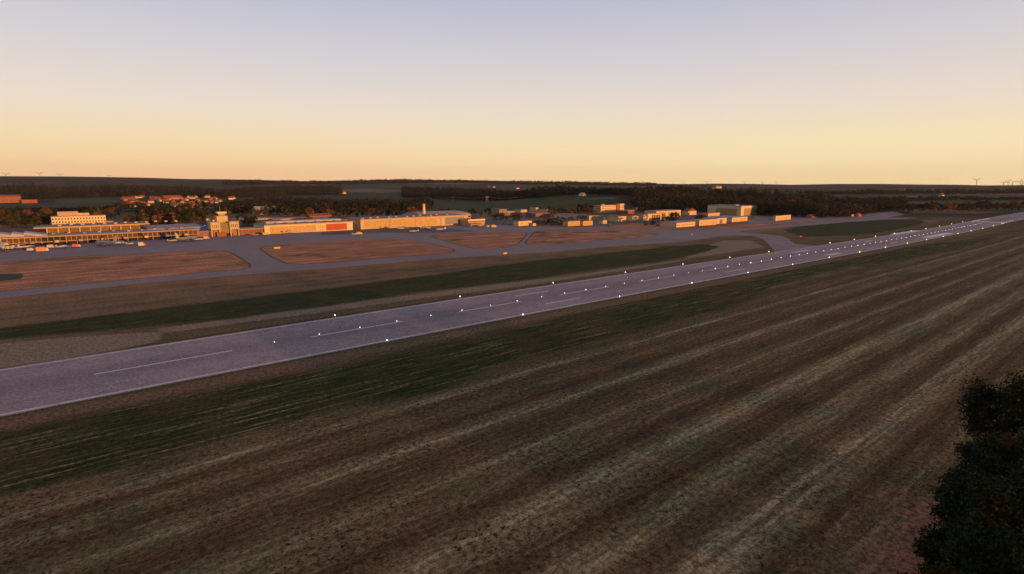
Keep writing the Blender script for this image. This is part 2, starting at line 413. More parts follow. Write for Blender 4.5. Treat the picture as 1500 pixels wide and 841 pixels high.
        c = MIX(nt, M_(nt, 'MULTIPLY', pz, .9), c, MIX(nt, streak, (.21, .16, .12), (.36, .28, .21)))
        gz = zone('sd_green', edge_n, None, 2.2, 24)
        gcol = MIX(nt, MR(nt, streak, .35, .65), (.018, .024, .008), (.055, .066, .022))
        gcol = MIX(nt, M_(nt, 'MULTIPLY', MR(nt, M_(nt, 'ADD', M_(nt, 'MULTIPLY', streak, .6), M_(nt, 'MULTIPLY', band, .4)), .54, .66), .55), gcol, (.13, .10, .042))
        cx4 = N(nt, 'ShaderNodeCombineXYZ'); nt.links.new(M_(nt, 'MULTIPLY', s_, .035), cx4.inputs[0]); nt.links.new(u_, cx4.inputs[1])
        ys = NOISE(nt, cx4.outputs[0], .75, 3, .7)
        gcol = MIX(nt, M_(nt, 'MULTIPLY', MR(nt, ys, .53, .66), M_(nt, 'MULTIPLY', MR(nt, tuft, .35, .6, .3, .85), MR(nt, u_, 0, 40, 1, .25))), gcol, (.30, .235, .11))
        gcol = MIX(nt, M_(nt, 'MULTIPLY', MR(nt, patch, .48, .62), M_(nt, 'MULTIPLY', MR(nt, u_, 0, 40, 1, .4), .7)), gcol, (.085, .058, .028))
        c = MIX(nt, gz, c, gcol)
        ez = zone('sd_earth', M_(nt, 'ADD', M_(nt, 'MULTIPLY', tuft, .6), M_(nt, 'MULTIPLY', wob, .4)), None, 1.2, 9)
        c = MIX(nt, M_(nt, 'MULTIPLY', ez, .6), c, MIX(nt, tuft, (.17, .075, .06), (.36, .20, .17)))
        # trodden tan verge between the runway and the mown green band
        vg = M_(nt, 'ADD', u_, M_(nt, 'MULTIPLY', M_(nt, 'SUBTRACT', edge_n, .5), 9))
        c = MIX(nt, M_(nt, 'MULTIPLY', M_(nt, 'MULTIPLY', MR(nt, vg, -13, -9, 0, 1), MR(nt, vg, -6, -3, 1, 0)), .75), c, MIX(nt, tuft, (.13, .082, .05), (.27, .175, .125)))
        # shoulder beside the runway
        near = M_(nt, 'ABSOLUTE', M_(nt, 'SUBTRACT', u_, 20.7))
        sh = MR(nt, M_(nt, 'ADD', near, M_(nt, 'MULTIPLY', M_(nt, 'SUBTRACT', edge_n, .5), 5)), 22.0, 24.5, 1, 0)
        c = MIX(nt, M_(nt, 'MULTIPLY', sh, .7), c, (.06, .055, .035))
        fa = N(nt, 'ShaderNodeAttribute'); fa.attribute_name = 'fieldcol'
        fw = N(nt, 'ShaderNodeAttribute'); fw.attribute_name = 'fieldw'
        vor = N(nt, 'ShaderNodeTexNoise'); vor.inputs['Scale'].default_value = .02; nt.links.new(cm, vor.inputs[0])
        fc = MIX(nt, M_(nt, 'MULTIPLY', MR(nt, vor.outputs[0], .35, .65), .35), fa.outputs['Color'], (.03, .03, .02))
        c = MIX(nt, fw.outputs['Fac'], c, fc)
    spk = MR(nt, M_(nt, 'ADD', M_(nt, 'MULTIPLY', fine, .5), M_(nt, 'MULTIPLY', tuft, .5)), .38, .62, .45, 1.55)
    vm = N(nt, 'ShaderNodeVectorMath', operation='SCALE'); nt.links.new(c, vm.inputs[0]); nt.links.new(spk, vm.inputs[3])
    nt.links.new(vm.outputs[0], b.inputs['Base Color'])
    b.inputs['Roughness'].default_value = .95; b.inputs['Specular IOR Level'].default_value = .05
    BUMP(nt, b, M_(nt, 'ADD', fine, tuft), .35, .12)
    return m
GMAT = ground_material('turf'); RMAT = ground_material('sun_tinted_turf', True)
def put_uv(me, x, y):
    s, u = su(x, y)
    uv = me.uv_layers.new(name='su'); idx = np.empty(len(me.loops), np.int32); me.loops.foreach_get('vertex_index', idx)
    d = np.stack([s[idx], u[idx]], 1) / 1000.; uv.data.foreach_set('uv', d.astype(np.float32).ravel())
def make_ground():
    rs = [0.]; r = 14.
    while r < 14500:
        rs.append(r); r *= 1.0125 if 90 < r < 1500 else 1.022
        if 60 < r < 1500 and rs[-1] * .0125 > 8: r = rs[-1] + 8
    rs = np.array(rs[1:])
    fw = np.linspace(-52, 52, 620); rest = np.linspace(52, 308, 130)[1:-1]
    ang = np.radians(np.concatenate([fw, rest])); na, nr = len(ang), len(rs)
    A, R = np.meshgrid(ang, rs); X = (np.sin(A) * R).ravel(); Y = (np.cos(A) * R).ravel()
    X = np.append(X, 0.); Y = np.append(Y, 0.)
    Z = height(X, Y)
    i, j = np.meshgrid(np.arange(nr - 1), np.arange(na), indexing='ij'); j2 = (j + 1) % na
    Q = np.stack([i * na + j, (i + 1) * na + j, (i + 1) * na + j2, i * na + j2], -1).reshape(-1, 4)
    c = len(X) - 1; jj = np.arange(0, na, 1)
    T = np.stack([np.full(na, c), jj, (jj + 1) % na, (jj + 1) % na], -1)
    Q = Q[:, ::-1]
    o = mesh_raw('ground', np.stack([X, Y, Z], 1), Q, GMAT); me = o.data
    # cap under the camera
    tri = MB(); tri.add([(0, 0, Z[c])] + [(X[k], Y[k], Z[k]) for k in range(na)], [(0, (k + 1) % na + 1, k + 1) for k in range(na)])
    bm = bmesh.new(); bm.from_mesh(me); bm.verts.ensure_lookup_table()
    for k in range(na):
        bm.faces.new((bm.verts[c], bm.verts[(k + 1) % na], bm.verts[k]))
    bm.to_mesh(me); bm.free()
    me.polygons.foreach_set('use_smooth', [True] * len(me.polygons))
    put_uv(me, X, Y)
    s, u = su(X, Y); P = np.stack([s, u], 1)
    nearm = (np.hypot(X, Y) < 2200) & (Y > -50)
    for nm_, polys in (('sd_green', GREEN), ('sd_pale', PALE), ('sd_earth', EARTH)):
        d = np.full(len(X), -100.)
        for q in polys: d[nearm] = np.maximum(d[nearm], sdf(P[nearm], q))
        at = me.attributes.new(nm_, 'FLOAT', 'POINT'); at.data.foreach_set('value', np.clip(d, -60, 60).astype(np.float32))
    colr = np.zeros((len(X), 4), np.float32); w = np.zeros(len(X), np.float32); colr[:, 3] = 1
    # patchwork of distant fields and rough ground
    rr = np.hypot(X, Y)
    base = np.array([.045, .040, .028])
    cell = (np.floor(X / 420. + .3 * np.sin(Y / 600.)) * 7.13 + np.floor(Y / 300. + .4 * np.sin(X / 500.)) * 3.71)
    h = np.abs(np.sin(cell * 12.9898) * 43758.5453) % 1
    pal = np.array([(.045, .055, .032), (.055, .048, .034), (.035, .042, .025), (.075, .060, .045), (.050, .062, .036), (.062, .056, .040)])
    colr[:, :3] = pal[(h * 6).astype(int) % 6]
    # paved and built-up ground beyond the apron
    w = np.maximum(sstep(900, 1300, rr), 0).astype(np.float32)
    ub = sstep(430, 470, u) * (1 - sstep(700, 900, rr)); 
    colr[:, :3] = colr[:, :3] * (1 - ub[:, None]) + np.array([.05, .055, .035]) * ub[:, None]
    w = np.maximum(w, (ub * .9).astype(np.float32))
    for pts, cc in FIELDS:
        q = np.array([gp(*p)[:2] for p in pts]); mm = (Y > 300)
        d = np.full(len(X), -1.); d[mm] = sdf(np.stack([X[mm], Y[mm]], 1), q)
        k = d > 0; colr[k, :3] = cc; w[k] = 1
    at = me.attributes.new('fieldcol', 'FLOAT_COLOR', 'POINT'); at.data.foreach_set('color', colr.ravel())
    at = me.attributes.new('fieldw', 'FLOAT', 'POINT'); at.data.foreach_set('value', w)
    tag(o, kind='structure')
make_ground()

# ------------------------------------------------------------------ pavements
def sheet(name, outlines, m, dz, step=20., uv=True, kind='structure'):
    """flat sheet(s) from (s,u) outlines, cut into strips so that it follows the terrain"""
    bm = bmesh.new()
    for pts in outlines:
        vs = [bm.verts.new((p[0], p[1], 0)) for p in pts]; bm.faces.new(vs)
    bmesh.ops.triangulate(bm, faces=bm.faces[:])
    lo = min(v.co.x for v in bm.verts); hi_ = max(v.co.x for v in bm.verts)
    s = math.floor(lo / step) * step + step
    while s < hi_:
        bmesh.ops.bisect_plane(bm, geom=bm.verts[:] + bm.edges[:] + bm.faces[:], plane_co=(s, 0, 0), plane_no=(1, 0, 0), dist=1e-5); s += step
    for v in bm.verts:
        X, Y = xy(v.co.x, v.co.y); v.co = (X, Y, float(height(X, Y)) + dz)
    for f in bm.faces:
        f.normal_update()
        if f.normal.z < 0: f.normal_flip()
    me = bpy.data.meshes.new(name); bm.to_mesh(me); bm.free()
    co = np.empty(len(me.vertices) * 3, np.float32); me.vertices.foreach_get('co', co); co = co.reshape(-1, 3)
    put_uv(me, co[:, 0], co[:, 1]); me.materials.append(m)
    o = bpy.data.objects.new(name, me); COL.objects.link(o); tag(o, kind=kind); return o
def pave_mat(name, a, bcol, crack=True, streaks=True):
    m, nt, b = newmat(name)
    uvn = N(nt, 'ShaderNodeUVMap'); uvn.uv_map = 'su'; cm = VSCALE(nt, uvn.outputs[0], (1000, 1000, 1000))
    n1 = NOISE(nt, cm, .25, 5, .65); n2 = NOISE(nt, VSCALE(nt, cm, (.03, 1, 1)), .6, 4, .6); n3 = NOISE(nt, cm, 1.3, 4, .75)
    big = NOISE(nt, cm, .02, 3)
    k = M_(nt, 'ADD', M_(nt, 'MULTIPLY', n1, .45), M_(nt, 'ADD', M_(nt, 'MULTIPLY', n2, .25), M_(nt, 'MULTIPLY', big, .30)))
    c = MIX(nt, MR(nt, k, .38, .62), a, bcol)
    # pinkish and bluish grains of the aggregate
    c = MIX(nt, M_(nt, 'MULTIPLY', MR(nt, n3, .50, .62), .5), c, tuple(min(1, x * y) for x, y in zip(bcol, (1.3, .98, .96))))
    sp = N(nt, 'ShaderNodeSeparateXYZ'); nt.links.new(cm, sp.inputs[0])
    if streaks:   # rubber darkened wheel tracks either side of the centre line
        w = M_(nt, 'ABSOLUTE', M_(nt, 'SUBTRACT', sp.outputs[1], 20.6))
        t = M_(nt, 'MULTIPLY', MR(nt, w, 1.5, 12, 1, 0), MR(nt, n2, .3, .6, .3, 1))
        c = MIX(nt, M_(nt, 'MULTIPLY', t, .40), c, (.10, .088, .10))
    # slab joints
    br = N(nt, 'ShaderNodeTexBrick'); br.inputs['Scale'].default_value = 1; br.inputs['Brick Width'].default_value = 7.5; br.inputs['Row Height'].default_value = 7.5
    br.offset = 0; br.inputs['Mortar Size'].default_value = .06; br.inputs['Color1'].default_value = (1, 1, 1, 1); br.inputs['Color2'].default_value = (.93, .93, .93, 1)
    br.inputs['Mortar'].default_value = (.86, .86, .86, 1); nt.links.new(cm, br.inputs[0])
    c = MIX(nt, .6, c, br.outputs[0], 'MULTIPLY')
    vm = N(nt, 'ShaderNodeVectorMath', operation='SCALE'); nt.links.new(c, vm.inputs[0]); nt.links.new(MR(nt, n3, .35, .65, .72, 1.26), vm.inputs[3])
    nt.links.new(vm.outputs[0], b.inputs['Base Color']); b.inputs['Roughness'].default_value = .85; b.inputs['Specular IOR Level'].default_value = .25
    BUMP(nt, b, n3, .15, .03)
    return m
RUNM = pave_mat('runway_concrete', (.250, .212, .245), (.385, .318, .352))
TAXM = pave_mat('apron_asphalt', (.200, .168, .190), (.282, .236, .262), streaks=False)
PARM = pave_mat('road_asphalt', (.10, .086, .092), (.15, .128, .136), streaks=False)
WHITE = mat('marking_paint', (.80, .75, .78), .6, .15, 1.5)
WORN = mat('worn_marking_paint', (.66, .60, .64), .7, .2, .4)
UE = 42.0
sheet('runway', [[(-420, -1.2), (1700, -1.2), (1700, UE + 1), (-420, UE + 1)]], RUNM, .03)
edge = []
for a, b_ in ((-.3, .8), (UE - 1.1, UE - .1)):
    edge.append([(-400, a), (1500, a), (1500, b_), (-400, b_)])
sheet('runway_edge_marking', edge, WORN, .036)
dash = [[(-78 + 60 * k, 20.1), (-43 + 60 * k, 20.1), (-43 + 60 * k, 20.85), (-78 + 60 * k, 20.85)] for k in range(-3, 17)]
sheet('centre_line_marking', dash, WHITE, .036)
tdz = []
for s0, s1, a, b_ in ((82, 104, 9, 10.2), (82, 104, 30.6, 31.8), (234, 256, 9, 10.2), (234, 256, 31.6, 32.8), (378, 404, 5, 10.5), (374, 404, 30.4, 34), (530, 548, 9, 11), (530, 548, 30.5, 33), (840, 858, 30, 33)):
    tdz.append([(s0, a), (s1, a), (s1, b_), (s0, b_)])
sheet('touchdown_marking', tdz, WORN, .036)
aim = []
for px0, px1, py0, py1 in ((1307, 1345, 343.5, 338), (1352, 1394, 348, 341.5)):
    a = gsu(px0, py0); b_ = gsu(px1, py1); uu = (a[1] + b_[1]) / 2
    aim.append([(a[0], uu - 4), (b_[0], uu - 4), (b_[0], uu + 4), (a[0], uu + 4)])
sheet('aiming_point_marking', aim, WHITE, .036)
thr = [[(975, 3 + 3.4 * k), (1003, 3 + 3.4 * k), (1003, 4.7 + 3.4 * k), (975, 4.7 + 3.4 * k)] for k in range(11)]
sheet('threshold_marking', thr, WHITE, .036)
# apron and taxiways as one paved outline; turf islands lie on it
APRON = [(-160, 440), (0, 437), (200, 416), (365, 402), (560, 386.5), (660, 378), (800, 369.5), (900, 361), (1000, 354), (1060, 345.5), (1060, 333.5), (1010, 337), (975, 336.5), (965, 334.5), (935, 331), (900, 331), (870, 332.5), (830, 333.2),
         (790, 331), (770, 333), (748, 331.5), (730, 326), (700, 322), (560, 332), (520, 331), (380, 338), (300, 343), (200, 349), (0, 358), (-160, 366)]
CONN = [(1060, 345.5), (1080, 345), (1105, 346), (1118, 350), (1126, 358), (1136, 371), (1137, 374), (1207, 363), (1205, 360.8), (1180, 360.8), (1163, 357), (1155, 350), (1146, 346), (1120, 343), (1090, 341), (1082, 339.6), (1060, 339)]
UPPER = [(1060, 339), (1082, 339.6), (1100, 337), (1145, 333.5), (1200, 329), (1240, 325.5), (1290, 322), (1330, 320.6), (1345, 319), (1300, 318.4), (1325, 314.5), (1310, 310), (1255, 314), (1200, 319), (1160, 319.5), (1120, 319.5), (1108, 317),
         (1085, 319.5), (1098, 326), (1085, 331), (1060, 333.5)]
for outline in (APRON, CONN, UPPER): sheet('apron_pavement', [[gsu(*p) for p in outline]], TAXM, .02)
BORD = mat('dark_turf_border', (.085, .066, .04), .9, .3, .2)
def island(px, m=None, dz=.034): 
    q = np.array([gsu(*p) for p in px]); a2 = 0
    for i in range(len(q)): a2 += q[i - 1][0] * q[i][1] - q[i][0] * q[i - 1][1]
    sg = 1 if a2 > 0 else -1; off = []
    for i in range(len(q)):
        e1 = q[i] - q[i - 1]; e2 = q[(i + 1) % len(q)] - q[i]; e1 /= np.linalg.norm(e1); e2 /= np.linalg.norm(e2)
        nn = np.array([e1[1] + e2[1], -(e1[0] + e2[0])]) * sg; nn /= max(.5, np.linalg.norm(nn)); off.append(tuple(q[i] + nn * 1.4))
    sheet('turf_border', [off], BORD, dz - .006)
    return sheet('turf_island', [[tuple(p) for p in q]], m or RMAT, dz)
island([(-160, 396), (0, 385), (60, 379), (120, 375.5), (200, 372), (325, 367), (338, 371), (352, 379), (365, 388), (364, 392), (352, 394.5), (290, 400), (200, 408.5), (100, 417.5), (0, 427), (-160, 436)])
island([(382, 364.5), (386, 362), (430, 358), (500, 353), (565, 350), (590, 351.5), (630, 357), (662, 364.5), (665, 368), (655, 371), (600, 375.5), (540, 379.5), (480, 385), (440, 387), (422, 386), (400, 377)])
island([(632, 346.5), (640, 344), (690, 341.5), (760, 340), (771, 341), (770, 345), (758, 357), (745, 362), (720, 364.5), (695, 364), (676, 360), (650, 352)])
island([(770, 355), (785, 339), (800, 337), (850, 336.3), (900, 337), (950, 341), (964, 343.5), (955, 346), (920, 348.5), (860, 353.5), (820, 356.5), (785, 359), (773, 358.5)])
island([(888, 333.4), (905, 329.5), (930, 326.6), (955, 328.5), (985, 333.2), (1000, 335.8), (960, 336.2), (900, 335.6)])
island([(1004, 336), (1030, 333.6), (1062, 331), (1090, 327.5), (1110, 326.3), (1150, 325.5), (1200, 323.5), (1190, 326), (1120, 331.3), (1080, 334.4), (1040, 336.2)])
sheet('lawn', [[gsu(*p) for p in ((-90, 403), (0, 401.5), (32, 400.5), (34, 405), (30, 409), (0, 412), (-90, 417))]], mat('dark_lawn', (.032, .045, .018), .9, .3, .15), .042)
# small lawns on the apron's far side
def lawn(px): return sheet('lawn', [[gsu(*p) for p in px]], GMAT, .034)
sheet('service_road', [[gsu(*p) for p in ((296, 343), (314, 341), (314, 331), (330, 324), (296, 322), (278, 328))]], PARM, .028)
sheet('parking_ground', [[gsu(*p) for p in ((705, 331), (757, 330), (757, 322), (830, 325), (835, 321), (780, 317), (700, 320))]], PARM, .03)
sheet('hangar_forecourt', [[gsu(*p) for p in ((868, 331), (930, 331), (990, 327), (1000, 320), (1080, 318), (1100, 321), (1180, 318), (1240, 315), (1160, 314), (930, 312.5), (850, 317), (780, 319), (830, 322))]], PARM, .012)
sheet('dark_apron_patch', [[gsu(*p) for p in ((470, 345), (560, 341), (610, 341.5), (700, 339), (670, 336), (600, 332.5), (520, 337), (470, 341))]], PARM, .03)

# ------------------------------------------------------------------ airfield lights
LW = emit('lamp_white', (1, .95, .93), 8); LY = emit('lamp_yellow', (.88, .88, .16), 5); LR = emit('lamp_red', (1, .40, .55), 6); LP = emit('lamp_pink', (1, .66, .74), 7)
METAL = mat('lamp_metal', (.30, .27, .10), .5)
def lamp_mesh(rad, m):
    root = empty('tmp')
    b_ = MB(); b_.tube([(0, 0, 0), (0, 0, .05), (0, 0, .3)], [.2, .2, .07], 8); b_.build('lamp_base', METAL, root)
    h = MB(); h.tube([(0, 0, .28), (0, 0, .3 + rad * .5), (0, 0, .3 + rad * 1.2), (0, 0, .3 + rad * 1.9), (0, 0, .3 + rad * 2.1)], [rad * .5, rad, rad, rad * .6, rad * .1], 8)
    h.build('lamp_head', m, root, smooth=True)
    return root
def place_lamps(name, proto_mat, items, label, cat, group, rad):
    first = None
    for i, (s, u) in enumerate(items):
        if first is None:
            o = first = lamp_mesh(rad, proto_mat); o.name = name; tr = tree_of(first); 
        else: o = copy_of(tr)
        X, Y = xy(s, u); o.location = (X, Y, float(height(X, Y)) + .03)
        tag(o, label(i), cat, group)
w_near = [k * 60 for k in range(0, 6)]; y_near = [k * 60 for k in range(6, 17)]
place_lamps('runway_edge_light', LW, [(s, -.8) for s in w_near], lambda i: 'bright white light on near runway edge, %s from the left' % ordw(i + 1), 'runway light', 'white runway edge lights', .16)
place_lamps('runway_edge_light', LY, [(s, -.8) for s in y_near], lambda i: 'yellow light on near runway edge, %s yellow one from the left' % ordw(i + 1), 'runway light', 'yellow runway edge lights', .28)
place_lamps('runway_edge_light', LW, [(k * 60, 44.8) for k in range(0, 6)], lambda i: 'bright white light beyond far runway edge, %s from the left' % ordw(i + 1), 'runway light', 'white runway edge lights', .16)
place_lamps('runway_edge_light', LY, [(k * 60, 44.8) for k in range(6, 17) if k != 7], lambda i: 'yellow light beyond far runway edge, %s yellow one from the left' % ordw(i + 1), 'runway light', 'yellow runway edge lights', .28)
cw = [(-30 + 15 * k, 20.95) for k in range(0, 66)]
red = [c for i, c in enumerate(cw) if i > 18 and i % 2 == 0]; wh = [c for i, c in enumerate(cw) if not (i > 18 and i % 2 == 0)]
place_lamps('centre_line_light', LP, red, lambda i: 'pinkish runway centre line light, %s pink one from the left' % ordw(i + 1), 'runway light', 'runway centre line lights', .14)
wa = [c for c in wh if c[0] < 230]; wb = [c for c in wh if c[0] >= 230]
place_lamps('centre_line_light', LW, wa, lambda i: 'small white runway centre line light, %s white one from the left' % ordw(i + 1), 'runway light', 'runway centre line lights', .09)
place_lamps('centre_line_light', LW, wb, lambda i: 'small white runway centre line light, %s white one from the left' % ordw(i + 1 + len(wa)), 'runway light', 'runway centre line lights', .13)
place_lamps('runway_end_light', LR, [(s_at(1425 + 3.3 * k, 38 + 0), 38 + 0) for k in range(8)], lambda i: 'red light in left row at far runway end, %s from the left' % ordw(i + 1), 'runway light', 'red runway end lights', .2)
place_lamps('runway_end_light', LR, [(s_at(1467 + 3.8 * k, 3), 3) for k in range(5)], lambda i: 'red light in right row at far runway end, %s from the left' % ordw(i + 1), 'runway light', 'red runway end lights', .2)

# ------------------------------------------------------------------ buildings
CREAM = mat('cream_render', (.72, .55, .36), .8, .10, .3); WHITEW = mat('white_render', (.80, .64, .41), .8, .08, .3)
TAN = mat('tan_cladding', (.58, .41, .17), .6, .12, .3, stripe=('X', 1.0, .22)); BEIGE = mat('beige_cladding', (.62, .47, .27), .7, .14, .2)
REDD = mat('red_door_paint', (.48, .085, .035), .55, .1, .4, stripe=('X', .8, .18)); BRICK = mat('brick', (.34, .13, .08), .85, .2, .5)
REDROOF = mat('red_tiles', (.30, .095, .06), .8, .22, .5); PINKROOF = mat('pale_membrane_roof', (.37, .275, .27), .7, .12, .1)
GREYROOF = mat('grey_roof', (.22, .19, .195), .8, .15, .12); DARKROOF = mat('dark_roof', (.09, .08, .08), .8, .2, .2)
GLASS = mat('window_glass', (.035, .045, .05), .15, .1, .6, spec=.6); GLAZ = mat('amber_sunglow_glass', (.13, .075, .028), .6, .35, .35, spec=.12)  # amber of the terminal glass holds the low sun's glow in its colour
STEEL = mat('painted_steel', (.42, .40, .38), .5, .1, .4); DARK = mat('dark_parts_and_shade', (.03, .027, .028), .9, .1, .4); GREY = mat('grey_render', (.30, .29, .29), .8, .15, .25)  # DARK paints in the shade of recesses and openings, also plain dark parts
OLIVE = mat('olive_panel', (.24, .21, .10), .7, .1, .4); TRIM = mat('pale_trim', (.52, .37, .26), .7, .1, .4)
def site(name, label, cat, s, u, group=None, rot=0.):
    X, Y = xy(s, u); return empty(name, (X, Y, float(height(X, Y))), RZ + rot, label, cat, group)
def dims(xl, xr, ytop, yb=None, u=None, xs=None, D=20.):
    if u is None: u = gsu(xl, yb)[1]
    s0 = s_at(xl, u); s1 = s_at(xr, u); X, Y = xy(s0, u); Z = float(height(X, Y))
    H = z_for(X, Y, ytop) - Z
    if xs is not None:
        lo, hi_ = 0., 400.
        for _ in range(40):
            m = (lo + hi_) / 2; x2, y2 = xy(s0, u + m)
            if proj(x2, y2, Z)[0] > xs: lo = m
            else: hi_ = m
        D = lo
    return s0, u, s1 - s0, H, D
def roof_part(root, L, D, H, kind, m, over=.4, rise=2.):
    b = MB()
    if kind == 'flat': b.box(-over, L + over, -over, D + over, H, H + .45)
    elif kind == 'gable':     # ridge along x
        b.prism([(-over, H - .1), (-over, H + .15), (D / 2, H + rise), (D + over, H + .15), (D + over, H - .1)], 'x', -over, L + over)
    elif kind == 'gable_y':
        b.prism([(-over, H - .1), (-over, H + .15), (L / 2, H + rise), (L + over, H + .15), (L + over, H - .1)], 'y', -over, D + over)
    elif kind == 'shed':
        b.prism([(-over, H), (-over, H + .3), (D + over, H + rise), (D + over, H)], 'x', -over, L + over)
    elif kind == 'barrel':
        pr = [(D / 2 - (D / 2 + over) * math.cos(PI * k / 10), H + rise * math.sin(PI * k / 10)) for k in range(11)]
        b.prism(pr, 'x', -over, L + over)
    elif kind == 'hip':
        k = min(D / 2, L * .12)
        b.add([(-over, -over, H), (L + over, -over, H), (L + over, D + over, H), (-over, D + over, H), (k * .4, D / 2, H + rise), (L - k, D / 2, H + rise)],
              [(0, 1, 5, 4), (1, 2, 5), (2, 3, 4, 5), (3, 0, 4), (3, 2, 1, 0)])
    elif kind == 'dome':
        for i in range(1):
            pr = [(D / 2 - (D / 2 + .1) * math.cos(PI * k / 8), H + rise * math.sin(PI * k / 8)) for k in range(9)]
            b.prism(pr, 'x', 0, L)
    return b.build('roof', m, root)
def windows(root, L, rows, cols, z0, dz, w, h, m=GLASS, x0=None, y=0., fm=None, name='window'):
    x0 = x0 if x0 is not None else L / cols / 2; dx = (L - 2 * x0) / max(1, cols - 1)
    for r in range(rows):
        for c in range(cols):
            x = x0 + c * dx; z = z0 + r * dz
            b = MB().box(x - w / 2, x + w / 2, y - .06, y + .1, z, z + h).build(name, m, root)
            if fm: MB().box(x - w / 2 - .12, x + w / 2 + .12, y - .14, y - .07, z - .22, z - .02).build('sill', fm, b)
def doors(root, spans, h, m, y=0., leaves=1, name='door'):
    for x0, x1 in spans:
        for k in range(leaves):
            a = x0 + (x1 - x0) * k / leaves; c = x0 + (x1 - x0) * (k + 1) / leaves
            yy = y - .12 - (.07 if k % 2 else 0)
            MB().box(a + .03, c - .03, yy, y + .1, .05, h).build(name, m, root)
def bld(name, label, cat, xl, xr, ytop, yb=None, u=None, xs=None, D=20., wall=CREAM, roofm=GREYROOF, roof='flat', rise=2., rows=0, cols=0,
        wh=1.4, group=None, door=None, doorm=TAN, leaves=1, fm=None, sidewin=0, hmin=3., over=.4):
    s0, u, L, H, D = dims(xl, xr, ytop, yb, u, xs, D); H = max(H, hmin)
    if roof in ('barrel', 'gable', 'gable_y', 'dome', 'hip', 'shed'): H = max(2.5, H - (rise if roof == 'gable_y' else 0))
    r = site(name, label, cat, s0, u, group)
    if roof == 'gable_y':
        MB().prism([(0, -1.5), (L, -1.5), (L, H), (L / 2, H + rise - .2), (0, H)], 'y', 0, D).build('wall', wall, r)
    elif roof == 'gable':
        MB().prism([(0, -1.5), (D, -1.5), (D, H), (D / 2, H + rise - .2), (0, H)], 'x', 0, L).build('wall', wall, r)
    else: MB().box(0, L, 0, D, -1.5, H).build('wall', wall, r)
    roof_part(r, L, D, H, roof, roofm, over, rise)
    if rows:
        dz = H / (rows + .15); windows(r, L, rows, cols, dz * .38, dz, min(1.6, L / cols * .55), min(wh, dz * .55), fm=fm)
        if sidewin:
            for q in range(rows):
                for c in range(sidewin):
                    yy = (c + .5) * D / sidewin; z = dz * .38 + q * dz
                    MB().box(-.06, .1, yy - .7, yy + .7, z, z + min(wh, dz * .55)).build('window', GLASS, r)
    if door: doors(r, [(a * L, b_ * L) for a, b_ in door], min(H * .8, 12), doorm, leaves=leaves)
    r['_L'] = L; r['_H'] = H; r['_D'] = D
    return r
def clean(r):
    for k in ('_L', '_H', '_D'):
        if k in r: del r[k]

# --- terminal pier (two levels, glazed, roof with three wedge skylights)
s0, u0, L, H, D = dims(-60, 292, 345.5, u=446, D=38); H = dims(0, 292, 349.3, u=446)[3]; e = H / 10.2
r = site('terminal_pier', 'long low glazed airport pier with pink flat roof along the apron at the far left', 'terminal pier', s0, u0)
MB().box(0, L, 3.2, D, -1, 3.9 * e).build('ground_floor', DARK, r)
MB().box(0, L, .9, D, 3.9 * e, 9.2 * e).build('wall', mat('amber_render', (.34, .21, .10)), r)
MB().box(-2, L + 1, -1.2, D, 9.2 * e, 10.0 * e).build('roof', PINKROOF, r)
MB().box(-2, L + 1, -1.45, -1.22, 9.2 * e, 10.2 * e).build('fascia', TRIM, r)
MB().box(0, L, -.4, 1.4, 3.3 * e, 3.88 * e).build('ledge', TRIM, r)
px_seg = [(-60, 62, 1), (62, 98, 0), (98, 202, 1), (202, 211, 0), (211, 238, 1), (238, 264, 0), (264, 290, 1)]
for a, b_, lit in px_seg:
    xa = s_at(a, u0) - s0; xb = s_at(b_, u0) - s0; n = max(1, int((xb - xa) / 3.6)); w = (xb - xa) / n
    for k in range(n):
        MB().box(xa + k * w + .25, xa + (k + 1) * w - .25, .78, .98, 4.2 * e, 9.0 * e).build('glazing', GLAZ if lit else DARK, r)  # unlit bays lie flush; recess shade painted as near-black glazing and grey columns
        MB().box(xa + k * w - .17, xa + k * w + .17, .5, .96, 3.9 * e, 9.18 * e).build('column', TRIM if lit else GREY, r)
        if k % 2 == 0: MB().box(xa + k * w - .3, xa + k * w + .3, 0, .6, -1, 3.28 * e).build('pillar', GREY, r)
for px in (-14, 3, 21, 39):
    x = s_at(px, 470) - s0
    MB().prism([(0, 10.02 * e), (0, 10.0 * e + 3.2), (15, 10 * e + .5), (15, 10.02 * e)], 'y', 2, 26).build('roof_skylight', STEEL, r).location = (x, 6, 0)
for k in range(9):   # passenger bridges and stair towers under the pier
    x = L * (.16 + k * .095); MB().box(x, x + 3, -7, -1.5, 3.2 * e, 5.6 * e).add([], []).build('boarding_bridge', GREY if k % 2 else BEIGE, r)
    MB().box(x + .6, x + 2.4, -6.6, -5.2, -1, 3.18 * e).build('bridge_support', DARK, r)
for k in range(14): 
    x = L * (.08 + .065 * k); MB().box(x, x + 2.2, 14 + (k % 3) * 6, 17 + (k % 3) * 6, 10.02 * e, 10 * e + 1).build('roof_unit', STEEL if k % 2 else GREY, r)
